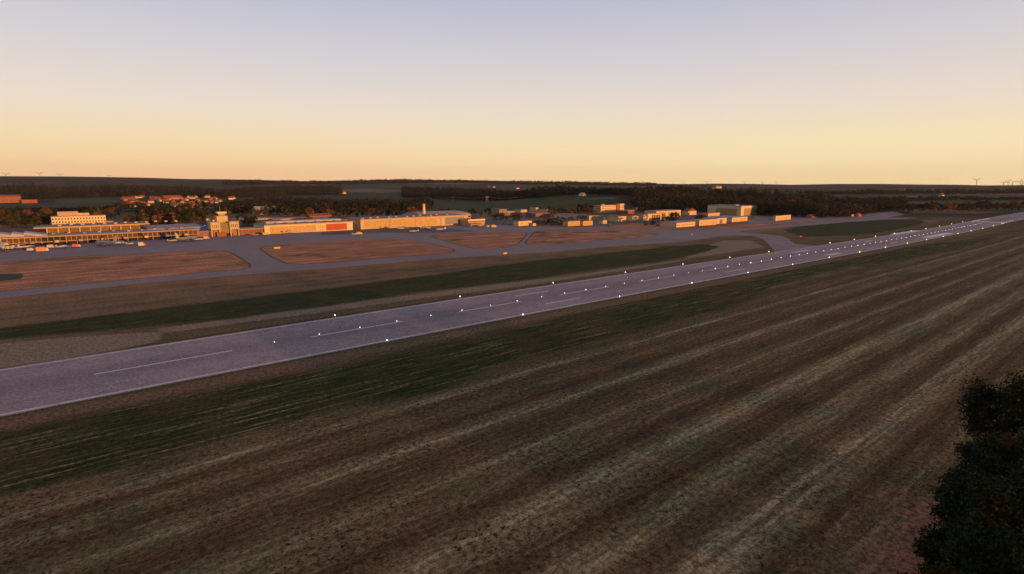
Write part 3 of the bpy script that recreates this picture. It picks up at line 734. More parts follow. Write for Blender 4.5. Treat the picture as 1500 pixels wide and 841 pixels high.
# --- main hall behind it
s0, u0, L, H, D = dims(71.5, 207, 334, u=486, D=30)
r = site('terminal_hall', 'long glazed terminal hall with overhanging flat roof rising behind the left pier', 'terminal', s0, u0)
MB().box(0, L, 0, D, -1, H).build('wall', mat('amber_render', (.34, .21, .10)), r); MB().box(-9, L + 8, -3.5, D + 2, H, H + .7).build('roof', GREYROOF, r)
MB().box(-9, L + 8, -3.8, -3.52, H - .2, H + .9).build('fascia', TRIM, r)
n = 9; w = L / n
for k in range(n):
    MB().box(k * w + .7, (k + 1) * w - .7, -.2, .1, H - 9.0, H - 1.1).build('glazing', GLAZ, r)
    for q in range(1, 7): MB().box(k * w + .7 + q * (w - 1.4) / 7 - .10, k * w + .7 + q * (w - 1.4) / 7 + .10, -.30, -.22, H - 9, H - 1.1).build('mullion', TAN, r)
    MB().box(k * w + .8, (k + 1) * w - .8, -.48, -.44, H - 5.2, H - 4.9).build('transom', TRIM, r)
    MB().box(k * w - .6, k * w + .6, -.6, -.02, H - 9.6, H - .1).build('column', TRIM, r)
for k in range(12): MB().box(8 + k * 8.5, 10.5 + k * 8.5, 9 + (k * 7) % 11, 12 + (k * 7) % 11, H + .72, H + 1.9).build('roof_unit', STEEL, r)
s0, u0, L, H, D = dims(224, 289, 336.5, u=474, D=46)
r = site('terminal_wing', 'lower terminal wing with bright sunlit roof edge left of the twin towered building', 'terminal', s0, u0)
MB().box(0, L, 0, D, -1, H).build('wall', BEIGE, r)
MB().prism([(-3, H), (-3, H + .6), (D + 2, H + 1.4), (D + 2, H)], 'x', -4, L + 7).build('roof', PINKROOF, r)
MB().box(-4, L + 7, -3.3, -3.02, H - .3, H + .8).build('fascia', TRIM, r)
n = 12; w = L / n
for k in range(n):
    MB().box(k * w + .4, (k + 1) * w - .4, -.2, .1, H - 6.5, H - .9).build('glazing', GLAZ, r)
    MB().box(k * w - .3, k * w + .3, -.8, -.02, H - 7, H - .1).build('column', TAN, r)
# --- hotel
s0, u0, L, H, D = dims(77.5, 157, 318, u=640, D=16)
r = site('hotel_building', 'bright cream four storey hotel with rows of small windows behind the terminal hall', 'hotel', s0, u0)
MB().box(0, L, 0, D, -1, H).build('wall', WHITEW, r); MB().box(-.3, L + .3, -.3, D + .3, H, H + .6).build('roof', GREYROOF, r)
windows(r, L, 4, 18, H - 3.4, -3.5, 1.5, 1.7, fm=TRIM)
for q in range(3): MB().box(-.06, .1, 7.2, 8.8, H - 3.4 - q * 3.5, H - 1.7 - q * 3.5).build('window', GLASS, r)
MB().box(L * .12, L * .5, 3, D - 2, H + .6, H + 5.3).build('penthouse', TRIM, r); MB().box(L * .5, L * .7, 3, D - 2, H + .6, H + 3.3).build('penthouse', BEIGE, r)
MB().box(L * .4, L * .55, -3, -.1, -1, 3.4).build('entrance_porch', GREY, r)
bld('hotel_annex', 'small low annex against the right end of the cream hotel', 'annex', 158, 167, 324.5, u=642, D=10, wall=TRIM, rows=2, cols=3)
# --- old terminal with two square towers
s0, u0, L, H, D = dims(309.5, 350.5, 326.5, u=443, D=22)
r = site('twin_tower_terminal', 'symmetrical old terminal with two white square towers and a control cab between', 'terminal', s0, u0)
tw = L * .33
MB().box(2.5, L - 1, 1.5, D, -1, H * .48).build('main_block', mat('amber_render', (.34, .21, .10)), r)
MB().box(tw * .55, L * .5, -3.5, 1.4, -1, H * .30).build('entrance_porch', BRICK, r)
for x in (0, L - tw):
    t = MB().box(x, x + tw, -2.5, 12, H * .50, H).build('tower', BEIGE, r)
    MB().box(x - .3, x + tw + .3, -2.8, 12.3, H, H + .5).build('tower_roof', TRIM, t)
    for k in range(4):
        xx = x + tw * (.2 + .2 * k); MB().box(xx - .5, xx + .5, -2.6, -2.4, H * .62, H * .86).build('window', GLASS, t)
    for xx in (x + .2, x + tw - 1.0): MB().box(xx, xx + .8, -2.3, -1.5, -1, H * .5 - .02).build('leg', WHITEW, t)
MB().box(tw + .1, L - tw - .1, 1, 16, H * .48 + .02, H * .95).build('centre_block', OLIVE, r)
MB().box(tw * .95, L - tw * .9, 8, 20, H * .95 + .02, H * 1.42).build('upper_block', BEIGE, r)
c = MB().box(L * .40, L * .64, 10, 18, H * 1.42 + .02, H * 1.60).build('control_cab', GLASS, r)
MB().box(L * .36, L * .70, 9, 19, H * 1.6 + .02, H * 1.72).build('cab_roof', WHITEW, c)
MB().tube([(L * .5, 14, H * 1.72), (L * .5, 14, H * 2.15)], .12, 6).build('antenna', STEEL, r)
windows(r, L - 8, 1, 9, H * .26, 1, 1.2, 1.5, y=1.5, x0=9, name='window'); doors(r, [(L * .55, L * .78)], H * .2, DARK, y=1.5, leaves=3)
bld('connecting_wing', 'low orange lit wing joining the pier to the twin towered terminal', 'building', 289, 309, 340.5, u=448, D=14, wall=BRICK, roofm=TRIM, rows=1, cols=6)
bld('connecting_wing', 'low wing of dark openings between twin towered terminal and the long hangar with red door', 'building', 352, 388, 336.5, u=446, D=18, wall=BRICK, roofm=TRIM, rows=1, cols=9, wh=2.2, over=1.2)
# --- hangars
s0, u0, L, H, D = dims(388, 517, 331, u=443, D=42)
r = site('long_hangar', 'long cream hangar with ribbed sliding doors and one bright red door section', 'hangar', s0, u0)
MB().box(0, L, 0, D, -1, H).build('wall', WHITEW, r); MB().box(-.5, L + .5, -1, D, H, H + .6).build('roof', GREYROOF, r); MB().box(-.5, L + .5, -1.2, -1.02, H - .3, H + .8).build('fascia', TRIM, r)
fr = lambda p: s_at(p, u0) - s0
doors(r, [(fr(396), fr(464))], H - 1.5, TAN, leaves=14, name='door_panel'); doors(r, [(fr(478), fr(508.5))], H - 1.2, REDD, leaves=6, name='red_door_panel'); doors(r, [(fr(466), fr(476))], H - 2, BEIGE, leaves=2, name='door_panel')
MB().box(8, L - 4, D * .55, D * .9, H + .62, H + 2.4).build('roof_lantern', STEEL, r)
for k in range(9): MB().box(6 + k * 11, 8 + k * 11, 12 + (k * 5) % 9, 14 + (k * 5) % 9, H + .62, H + 1.6).build('roof_unit', GREY, r)
s0, u0, L, H, D = dims(528.5, 686, 322.5, u=444, D=48)
r = site('great_hangar', 'longest yellow ribbed hangar in the middle, its right end falling into shade', 'hangar', s0, u0)
MB().box(0, L, 0, D, -1, H).build('wall', BEIGE, r); MB().box(-.5, L + .5, -1, D, H, H + .6).build('roof', GREYROOF, r); MB().box(-.5, L + .5, -1.2, -1.02, H - .3, H + .8).build('fascia', TRIM, r)
fr = lambda p: s_at(p, u0) - s0
doors(r, [(fr(534), fr(570))], H - 1.4, TAN, leaves=9, name='door_panel'); doors(r, [(fr(573), fr(608))], H - 1.4, TAN, leaves=8, name='door_panel'); doors(r, [(fr(611), fr(640))], H - 1.4, TAN, leaves=6, name='door_panel'); doors(r, [(fr(652), fr(680))], H - 1.4, GREY, leaves=6, name='door_panel')  # grey right-hand doors: the shade on that end is painted into their colour
for a in (571.5, 609.5, 646): MB().box(fr(a) - 1, fr(a) + 1, -.5, -.02, -1, H - .4).build('pier', TRIM, r)
for k in range(11): MB().box(6 + k * 12, 9 + k * 12, 10 + (k * 5) % 12, 12 + (k * 5) % 12, H + .62, H + 1.7).build('roof_unit', STEEL, r)
s0, u0, L, H, D = dims(614, 690, 318.5, u=506, D=44)
r = site('arched_hangar', 'big hangar with pale pink arched roof behind the longest yellow hangar', 'hangar', s0, u0)
MB().box(0, L, 0, D, -1, H).build('wall', TRIM, r)
rb = 6.5; b = MB(); k_ = 14
nn = 12; ring = []
for i in range(nn + 1):
    t = PI * i / nn; y = D / 2 - (D / 2 + .8) * math.cos(t); z = H + rb * math.sin(t) ** .8; ins = 13 * math.sin(t) ** 1.2
    ring.append(((-.8 + ins * .25, y, z), (L + .8 - ins, y, z)))
vs = [p for q in ring for p in q]; fs = [(2 * i, 2 * i + 1, 2 * i + 3, 2 * i + 2) for i in range(nn)] + [tuple(2 * i for i in range(nn, -1, -1)), tuple(2 * i + 1 for i in range(nn + 1)), (0, 1, 2 * nn + 1, 2 * nn)]
b.add(vs, fs).build('roof', PINKROOF, r)
for k in range(9): MB().box(4 + k * L / 9, 4 + k * L / 9 + 5, -.12, .1, H - 3.0, H - .8).build('window', GLASS, r)
X, Y = xy(s_at(621.5, 512), 512); zt = z_for(X, Y, 298.5); gz = float(height(X, Y))
r = empty('chimney', (X, Y, gz), RZ, 'tall pale round chimney standing behind the pink arched roof', 'chimney')
MB().tube([(0, 0, -1), (0, 0, (zt - gz) * .5), (0, 0, zt - gz - 1.2)], [2.3, 2.0, 1.75], 20).build('shaft', WHITEW, r, True); MB().tube([(0, 0, zt - gz - 1.2), (0, 0, zt - gz)], [2.0, 2.0], 20).build('rim', TRIM, r)
s0, u0, L, H, D = dims(686, 709.5, 321.5, u=424, D=18)
r = site('striped_office', 'small three storey office with bright white balconies at the long hangar end', 'office', s0, u0)
MB().box(0, L, 0, D, -1, H).build('wall', BEIGE, r); MB().box(-.6, L + .6, -.9, D, H - 2.2, H).build('parapet', WHITEW, r)
MB().box(-.1, L + .1, -1.2, -.05, H * .36, H * .56).build('balcony', TRIM, r)
MB().box(.6, L - .6, -.12, -.03, H * .60, H - 2.4).build('window_band', GLASS, r); windows(r, L * .8, 1, 6, .8, 1, 1.8, 2.0, m=REDD, name='door')
bld('ground_store', 'low flat store in front of the small striped office', 'store', 690, 707, 328.7, u=410, D=9, wall=TRIM, rows=1, cols=5)
# --- big hangar on the right, seen on its corner
s0, u0, L, H, D = dims(1085, 1108, 302.5, yb=316.5, xs=1036)
r = site('corner_hangar', 'tallest box hangar seen on its corner with bright door and long shaded door', 'hangar', s0, u0)
MB().box(0, L, 0, D, -1, H).build('wall', WHITEW, r); MB().box(-.4, L + .4, -.4, D + .4, H, H + .8).build('roof', PINKROOF, r)
doors(r, [(L * .17, L * .9)], H * .74, mat('bronze_door', (.42, .29, .14)), leaves=6, name='door_panel')
for k in range(10):
    a = D * (.12 + .062 * k); MB().box(-.2 - (.07 if k % 2 else 0), .1, a, a + D * .061, .1, H * .70).build('side_door_panel', mat('bronze_door', (.42, .29, .14)), r)
MB().box(-.32, -.02, D * .09, D * .76, H * .71, H * .75).build('lintel', TRIM, r)
MB().box(L * .13, L * .94, -.4, -.14, H * .75, H * .79).build('lintel', TRIM, r)
MB().box(L * .3, L * .5, D * .3, D * .4, H + .82, H + 2.2).build('roof_unit', STEEL, r)
# --- the field of lesser buildings, each (name, label, cat, kwargs)
LIST = [
 ('block_building', 'grey slab building with a pale pink upper face left of the green gap', dict(xl=731.5, xr=742.5, ytop=307, yb=318, xs=719, wall=GREY, rows=4, cols=4, sidewin=5)),
 ('finned_building', 'low building with fins between the pink faced slab and the bright cube', dict(xl=743, xr=754, ytop=309.8, yb=317, D=14, wall=TRIM, rows=1, cols=6, wh=4)),
 ('cube_office', 'cube shaped office with dark left side and glowing front', dict(xl=763, xr=772, ytop=307.5, yb=317, xs=754.5, wall=CREAM, rows=3, cols=4, sidewin=3)),
 ('slab_office', 'dark flat topped office on the far side with a bright narrow front', dict(xl=785, xr=788.5, ytop=304.3, yb=312, xs=776, wall=CREAM, rows=2, cols=2, sidewin=4)),
 ('red_fronted_shed', 'long shed with red front wall below the dark office', dict(xl=784.5, xr=806, ytop=313.3, yb=319, xs=770, wall=BRICK, roofm=GREYROOF, roof='shed', rise=1.5, rows=1, cols=7)),
 ('narrow_shed', 'narrow shed with small bright end just right of the dark office', dict(xl=800.5, xr=803.5, ytop=307.3, yb=313, xs=789, wall=CREAM, rows=1, cols=2)),
 ('bright_shed', 'glowing yellow flat shed on the apron edge beside a small hut', dict(xl=759.5, xr=779, ytop=324.6, yb=331.3, D=10, wall=WHITEW, door=[(.1, .4), (.45, .9)], leaves=2, doorm=BEIGE)),
 ('small_hut', 'small hut touching the right end of the glowing yellow shed', dict(xl=780.5, xr=785, ytop=327.5, yb=331, D=5, wall=CREAM, door=[(.3, .6)])),
 ('aircraft_shed', 'half shaded aircraft shed, left one of the touching pair on apron edge', dict(xl=832, xr=850, ytop=324.8, yb=331.5, xs=825, wall=BEIGE, door=[(.08, .92)], leaves=5)),
 ('aircraft_shed', 'aircraft shed on apron edge, right one of the touching pair', dict(xl=854, xr=868, ytop=324.3, yb=330.8, xs=851, wall=BEIGE, door=[(.08, .92)], leaves=5)),
 ('flat_depot', 'flat depot with long grey roof behind the pair of aircraft sheds', dict(xl=863, xr=876.5, ytop=316.5, yb=323, xs=812, wall=CREAM, roofm=GREYROOF, door=[(.1, .9)], leaves=4)),
 ('grey_roof_shed', 'grey roofed shed to the right of the flat depot', dict(xl=877, xr=888, ytop=317.5, yb=321, D=20, wall=GREY, roofm=PINKROOF)),
 ('gable_hut', 'small bright hut with pitched roof right of the aircraft shed pair', dict(xl=883, xr=889, ytop=321.5, yb=328, xs=877, wall=CREAM, roof='gable_y', rise=1.6, roofm=GREYROOF, door=[(.3, .7)])),
 ('workshop', 'workshop with dark side and glowing front, second hangar left of the brown mound', dict(xl=905, xr=917, ytop=317.5, yb=325, xs=890, wall=CREAM, door=[(.12, .88)], leaves=4, doorm=BEIGE)),
 ('workshop', 'square workshop with pale framed front directly behind the brown mound', dict(xl=926.5, xr=937.5, ytop=316.8, yb=324.2, xs=917, wall=WHITEW, door=[(.1, .9)], leaves=3, doorm=TAN)),
 ('low_annex', 'low reddish annex at the right foot of the white multi storey building', dict(xl=911, xr=929, ytop=308.8, yb=314, D=15, wall=BRICK, roofm=TRIM, rows=1, cols=6)),
 ('club_house', 'long glowing club building with five dark openings', dict(xl=942, xr=970, ytop=314, yb=323.5, xs=939, wall=CREAM, roofm=REDROOF, door=[(.46, .52), (.55, .61), (.64, .70), (.73, .79), (.82, .88)], doorm=DARK)),
 ('link_building', 'narrow dark fronted building at the right end of club building', dict(xl=970.5, xr=974.5, ytop=313.5, yb=322, D=10, wall=BRICK, rows=2, cols=2)),
 ('bright_roof_hangar', 'hangar with bright pale roof and two lit fronts behind the club building', dict(xl=961, xr=997, ytop=309.8, yb=319.5, D=24, wall=CREAM, roofm=PINKROOF, door=[(.1, .38), (.46, .66), (.72, .95)], leaves=3)),
 ('wide_warehouse', 'very wide grey roofed warehouse at the forest edge', dict(xl=932, xr=1018, ytop=304.5, yb=310.0, D=60, wall=GREY, roofm=GREYROOF, roof='shed', rise=3)),
 ('gabled_house', 'orange gabled house standing alone before the forest', dict(xl=1007.5, xr=1020, ytop=305.3, yb=315.5, D=12, wall=CREAM, roof='gable_y', rise=5.5, roofm=REDROOF, rows=1, cols=3)),
 ('red_roof_office', 'low office with bright red roof at the corner hangar foot', dict(xl=1037, xr=1054, ytop=312.8, yb=318.5, D=12, wall=CREAM, roofm=mat('bright_red_roof', (.5, .06, .05), .6), over=.8, rows=1, cols=6)),
 ('grey_lean_to', 'grey lean-to at the left end of the red roofed office', dict(xl=1028, xr=1036, ytop=313.5, yb=318, D=10, wall=GREY, roof='shed', rise=1.2)),
 ('row_hangar', 'nearest row hangar with dark windows in the front, left end of the group', dict(xl=990.5, xr=1018, ytop=327, yb=333.3, xs=967, wall=CREAM, roofm=PINKROOF, rows=1, cols=9)),
 ('row_hangar', 'row hangar with two darker door posts, middle of the group', dict(xl=1024, xr=1049, ytop=323, yb=331, xs=1010, wall=CREAM, roofm=PINKROOF, door=[(.05, .3), (.33, .6), (.66, .96)], leaves=3, doorm=BEIGE)),
 ('row_hangar', 'shorter row hangar with an open square doorway, butted against the middle one', dict(xl=1049.5, xr=1064, ytop=320.3, yb=328.2, D=22, wall=CREAM, roofm=PINKROOF, door=[(.3, .58)], doorm=OLIVE)),
 ('flat_hangar', 'low bright hangar below the corner hangar with wide pale roof', dict(xl=1072, xr=1094.5, ytop=319.2, yb=325.5, xs=1040, wall=CREAM, roofm=PINKROOF, door=[(.08, .45), (.5, .92)], leaves=4, doorm=BEIGE)),
 ('lone_hangar', 'lone low hangar right of the corner hangar near the taxiway', dict(xl=1136, xr=1158, ytop=317, yb=323.5, xs=1132, wall=CREAM, roofm=BEIGE, door=[(.1, .5), (.54, .9)], leaves=4, doorm=BEIGE)),
 ('rusty_shed', 'small rusty shed at the forest edge', dict(xl=1189, xr=1196, ytop=315.8, yb=319, D=8, wall=BRICK, roofm=TRIM, roof='gable', rise=1.5)),
 ('flat_roof_barrack', 'long flat barrack with pink roof behind the twin towered terminal', dict(xl=400, xr=453, ytop=321.5, yb=325.5, D=26, wall=TRIM, roofm=PINKROOF, rows=1, cols=14)),
 ('flat_roof_barrack', 'long flat barrack with pink roof, the left half nearer the terminal towers', dict(xl=344, xr=398, ytop=322, yb=326.5, D=26, wall=TRIM, roofm=PINKROOF, rows=1, cols=14)),
 ('red_roof_depot', 'long red roofed depot behind the hangar with red door', dict(xl=454, xr=486, ytop=316.6, yb=321, D=20, wall=BRICK, roofm=REDROOF, roof='gable', rise=3, rows=1, cols=9)),
 ('white_roof_depot', 'depot with pale pitched roof in front of the red roofed depot', dict(xl=463, xr=485, ytop=323, yb=328, D=24, wall=GREY, roofm=PINKROOF, roof='gable', rise=3)),
 ('rear_hangar', 'low rear hangar whose pale roof shows above the hangar with red door', dict(xl=400, xr=512, ytop=327.6, u=510, D=24, wall=BRICK, roofm=PINKROOF)),
 ('lit_hut', 'small bright hut left of the twin towers on the service road', dict(xl=302, xr=309, ytop=320.3, yb=324, D=8, wall=WHITEW)),
 ('lit_hut', 'small bright hut just behind the left white tower', dict(xl=312, xr=318.5, ytop=322.3, yb=327, D=8, wall=WHITEW)),
 ('manor_house', 'large pale roofed house among trees above the red door hangar', dict(xl=376, xr=406, ytop=307, yb=314.5, D=24, wall=CREAM, roofm=TRIM, roof='gable', rise=5, rows=2, cols=9)),
 ('distant_factory', 'red brick factory block in the fields at the far left edge', dict(xl=-30, xr=31, ytop=288.2, yb=298.5, D=50, wall=BRICK, roofm=REDROOF, roof='gable', rise=4, rows=1, cols=10)),
 ('factory_wing', 'low red brick wing at the right end of the distant factory', dict(xl=32, xr=55, ytop=293, yb=298, D=20, wall=BRICK, roofm=REDROOF, rows=1, cols=6)),
 ('long_farm_building', 'long red village building, leftmost in the village', dict(xl=181, xr=199, ytop=291, yb=295, D=18, wall=BRICK, roofm=REDROOF, roof='gable', rise=5, rows=1, cols=7)),
 ('long_farm_building', 'long red roofed building at the top middle of the village', dict(xl=240, xr=266, ytop=288.6, yb=293, D=18, wall=BRICK, roofm=REDROOF, roof='gable', rise=5, rows=1, cols=9)),
 ('hill_house', 'orange house with steep pyramid gable glowing alone on the green hill', dict(xl=853.3, xr=858.7, ytop=283.4, yb=287.5, D=14, wall=WHITEW, roofm=CREAM, roof='gable_y', rise=6, over=.1)),
 ('forest_lodge', 'orange roofed lodge showing above the dark forest on the right', dict(xl=1049, xr=1057, ytop=273.4, yb=276.5, D=30, wall=CREAM, roofm=REDROOF, roof='gable', rise=8)),
]
for nm_, lb, kw in LIST:
    cat = 'hangar' if 'hangar' in nm_ else ('house' if 'house' in nm_ or 'lodge' in nm_ else 'building')
    r = bld(nm_, lb, cat, **kw)
s0, u0, L, H, D = dims(880, 914, 301.3, yb=312.3, xs=870)
r = site('white_office_block', 'tall white multi storey office block with banded windows and a taller stair tower', 'office block', s0, u0)
MB().box(0, L, 0, D, -1, H).build('wall', WHITEW, r); MB().box(-.3, L + .3, -.3, D + .3, H, H + .5).build('roof', GREYROOF, r)
for q in range(4):
    z = H * (.12 + .23 * q); MB().box(1, L * .62, -.08, .1, z, z + H * .08).build('window_band', OLIVE, r); MB().box(-.08, .1, 2, D - 2, z, z + H * .10).build('window_band', GLASS, r)
    MB().box(L * .80, L * .97, -.08, .1, z, z + H * .08).build('window_band', OLIVE, r)
MB().box(L * .64, L * .78, -2, D * .6, H * .1, H * 1.18).build('stair_tower', BRICK, r)
MB().box(L * .79, L * .99, -1, D * .5, H + .52, H * 1.15).build('roof_room', WHITEW, r); MB().box(L * .1, L * .2, 3, 8, H + .52, H + 2.5).build('roof_unit', STEEL, r)
# red dome beside the taxiway on the right
P = gp(1256, 317); r = empty('radar_dome', P, 0, 'red domed shelter with pale left scaffold at the far pavement edge', 'shelter')
MB().tube([(0, 0, -1), (0, 0, 1.5), (0, 0, 3.2), (0, 0, 4.6), (0, 0, 5.3), (0, 0, 5.6)], [5.5, 5.6, 5.2, 3.8, 2, .3], 20).build('dome', mat('dome_red', (.55, .12, .10), .5), r, True)
MB().box(-11, -6.5, -1, 1, -1, 3.4).build('scaffold', BEIGE, r)

# --- village
hs = []
spots = [(184, 294), (190, 292), (193, 298), (197, 301), (202, 291), (204, 298), (208, 290), (210, 300), (214, 302), (217, 298), (222, 293), (226, 291), (231, 294), (236, 293), (239, 298), (243, 296),
 (247, 294), (252, 300), (256, 297), (259, 301), (262, 304), (263, 293), (268, 295), (270, 298), (273, 304), (276, 302), (279, 290), (281, 300), (285, 302), (288, 290), (290, 298), (293, 295), (296, 301), (299, 297),
 (301, 290), (304, 290), (305, 304), (308, 299), (311, 293), (313, 306), (318, 296), (320, 298), (321, 301), (335, 293), (339, 292), (346, 309), (355, 309), (365, 309), (300, 307), (278, 306), (287, 306), (186, 301), (191, 303)]
spots = [(x + .0, y - .5) for x, y in spots] + [(x + RNG.uniform(-3, 3), y + RNG.uniform(-2.5, 2)) for x, y in spots[::2]]
spots.sort()
protos = []
def house_proto(L, D, H, rise, wm, rm):
    r = empty('village_house'); MB().prism([(0, -2), (D, -2), (D, H), (D / 2, H + rise - .2), (0, H)], 'x', 0, L).build('wall', wm, r)
    b = MB().prism([(-.5, H - .2), (-.5, H + .1), (D / 2, H + rise), (D + .5, H + .1), (D + .5, H - .2)], 'x', -.5, L + .5).build('roof', rm, r)
    MB().box(L * .6, L * .6 + .9, D * .35, D * .35 + .9, H + rise * .5, H + rise + 1.2).build('chimney', BRICK, b)
    for k in range(3):
        MB().box(L * (.2 + .3 * k) - .6, L * (.2 + .3 * k) + .6, -.08, .1, 1.2, 2.7).build('window', GLASS, r)
    MB().box(-.08, .1, D * .4, D * .6, H * .35, H * .6).build('window', GLASS, r)
    return r
PR = [house_proto(15, 11, 6, 5.5, WHITEW, REDROOF), house_proto(20, 12, 5.5, 5, CREAM, REDROOF), house_proto(13, 10, 6.5, 5, BRICK, REDROOF), house_proto(17, 12, 5, 6, WHITEW, mat('brown_tiles', (.17, .10, .08), .85, .2, .5))]
TR = [tree_of(p) for p in PR]; used = [False] * 4
for i, (px, py) in enumerate(spots):
    k = RNG.randrange(4) if i > 3 else i; P = gp(px, py)
    o = copy_of(TR[k]) if used[k] else PR[k]; used[k] = True
    o.location = P; o.rotation_euler = (0, 0, RZ + RNG.choice([0, PI / 2, .4, -.5, 1.2]) + RNG.uniform(-.15, .15)); q = RNG.uniform(.6, .85); o.scale = (q, q, q)
    lbl = ['white walled house with red tiled roof', 'cream house with wide red roof', 'brick house with red roof', 'white house with brown roof'][k]
    tag(o, '%s in village, %s village house from the left' % (lbl, ordw(i + 1)), 'house', 'houses of the village')
# specks of farms far right
far = [(1262, 282), (1270, 280), (1290, 279.5), (1318, 279.5), (1325, 279), (1331, 279.2), (1366, 279.5), (1379, 279), (1246, 281), (1253, 280), (1380, 287), (715, 274), (722, 274), (757, 276), (650, 290), (503, 283), (1237, 281)]
far.sort()
for i, (px, py) in enumerate(far):
    o = copy_of(TR[i % 4]); o.location = gp(px, py + 1.0); o.scale = (1.1, 1.0, 1.0); o.rotation_euler = (0, 0, RZ + RNG.uniform(-.4, .4))
    tag(o, 'lone farmhouse out in the distant fields, %s farmhouse from the left' % ordw(i + 1), 'farmhouse', 'far farmhouses')

# ------------------------------------------------------------------ aircraft and vehicles
AWH = mat('aircraft_white', (.50, .48, .46), .35, .05, .6, spec=.5); ADK = mat('aircraft_dark_blue', (.05, .07, .10), .35, .1, .5, spec=.5); ASL = mat('aircraft_slate', (.22, .24, .25), .35, .1, .5, spec=.5); TYRE = mat('tyre_rubber', (.02, .02, .02), .8)
def airliner(name, px, py, heading, span, wingm=ADK, label='', finm=AWH, bodym=AWH):
    """heading: angle from the runway axis; nose toward +x"""
    X, Y, Z = gp(px, py); r = empty(name, (X, Y, Z + .02), RZ + heading, label, 'airliner'); k = span / 28.
    f = MB(); f.tube([(14 * k, 0, 3.0 * k), (13.6 * k, 0, 3.05 * k), (12.4 * k, 0, 3.15 * k), (10 * k, 0, 3.3 * k), (-6 * k, 0, 3.3 * k), (-11 * k, 0, 3.8 * k), (-14.5 * k, 0, 4.4 * k)], [.15 * k, .7 * k, 1.25 * k, 1.6 * k, 1.6 * k, 1.1 * k, .25 * k], 14)
    fo = f.build('fuselage', bodym, r, True); MB().box(11.2 * k, 12.6 * k, -.8 * k, .8 * k, 3.9 * k, 4.35 * k).build('cockpit_window', GLASS, fo)
    for sg in (-1, 1):
        def S3(p): return [(a * k, sg * b_ * k, c * k) for a, b_, c in p]
        w = MB(); w.add(S3([(3, 1, 2.3), (-2.5, 1, 2.3), (-4.2, 14, 3.4), (-2.6, 14, 3.4), (3, 1, 2.75), (-2.5, 1, 2.55), (-4.2, 14, 3.5), (-2.6, 14, 3.5)]), [(0, 1, 2, 3), (7, 6, 5, 4), (0, 3, 7, 4), (1, 5, 6, 2), (0, 4, 5, 1), (3, 2, 6, 7)]).build('wing', wingm, r)
        t = MB(); t.add(S3([(-11.5, .3, 4.4), (-13.8, .3, 4.4), (-15, 5, 4.8), (-13.8, 5, 4.8), (-11.5, .3, 4.65), (-13.8, .3, 4.55), (-15, 5, 4.9), (-13.8, 5, 4.9)]), [(0, 1, 2, 3), (7, 6, 5, 4), (0, 3, 7, 4), (1, 5, 6, 2), (0, 4, 5, 1), (3, 2, 6, 7)]).build('tailplane', wingm, r)
        e = MB(); e.tube([(2.6 * k, sg * 5 * k, 1.7 * k), (2.2 * k, sg * 5 * k, 1.7 * k), (-.6 * k, sg * 5 * k, 1.7 * k), (-1.6 * k, sg * 5 * k, 1.8 * k)], [.75 * k, .95 * k, .85 * k, .45 * k], 12).build('engine', wingm, r, True)
        MB().tube([(-1 * k, sg * 2.2 * k - .2 * k, .5 * k), (-1 * k, sg * 2.2 * k + .2 * k, .5 * k)], .5 * k, 10).build('wheel', TYRE, r); MB().tube([(-1 * k, sg * 2.2 * k, .5 * k), (-1 * k, sg * 2.2 * k, 2.4 * k)], .15 * k, 6).build('gear_leg', STEEL, r)
    MB().tube([(10.5 * k, 0, .4 * k), (10.5 * k, 0, 2.2 * k)], .12 * k, 6).build('nose_gear', STEEL, r); MB().tube([(10.5 * k, -.2 * k, .4 * k), (10.5 * k, .2 * k, .4 * k)], .4 * k, 10).build('wheel', TYRE, r)
    MB().prism([(-9.5 * k, 4.6 * k), (-13.2 * k, 9.8 * k), (-15.2 * k, 9.8 * k), (-14 * k, 4.4 * k)], 'y', -.12 * k, .12 * k).build('tail_fin', finm, r)
    return r
airliner('parked_airliner', 4, 366.5, -PI / 2 + .1, 30, AWH, 'parked airliner with a big round white nose toward the grass at the left edge')
airliner('parked_airliner', 156, 360, PI / 2 + .55, 25, ADK, 'dark winged airliner parked askew at the pier right of the hotel', bodym=ASL)
airliner('parked_airliner', 275, 353.5, PI / 2 - .9, 25, ADK, 'dark winged airliner parked left of the twin towered terminal', bodym=ASL)
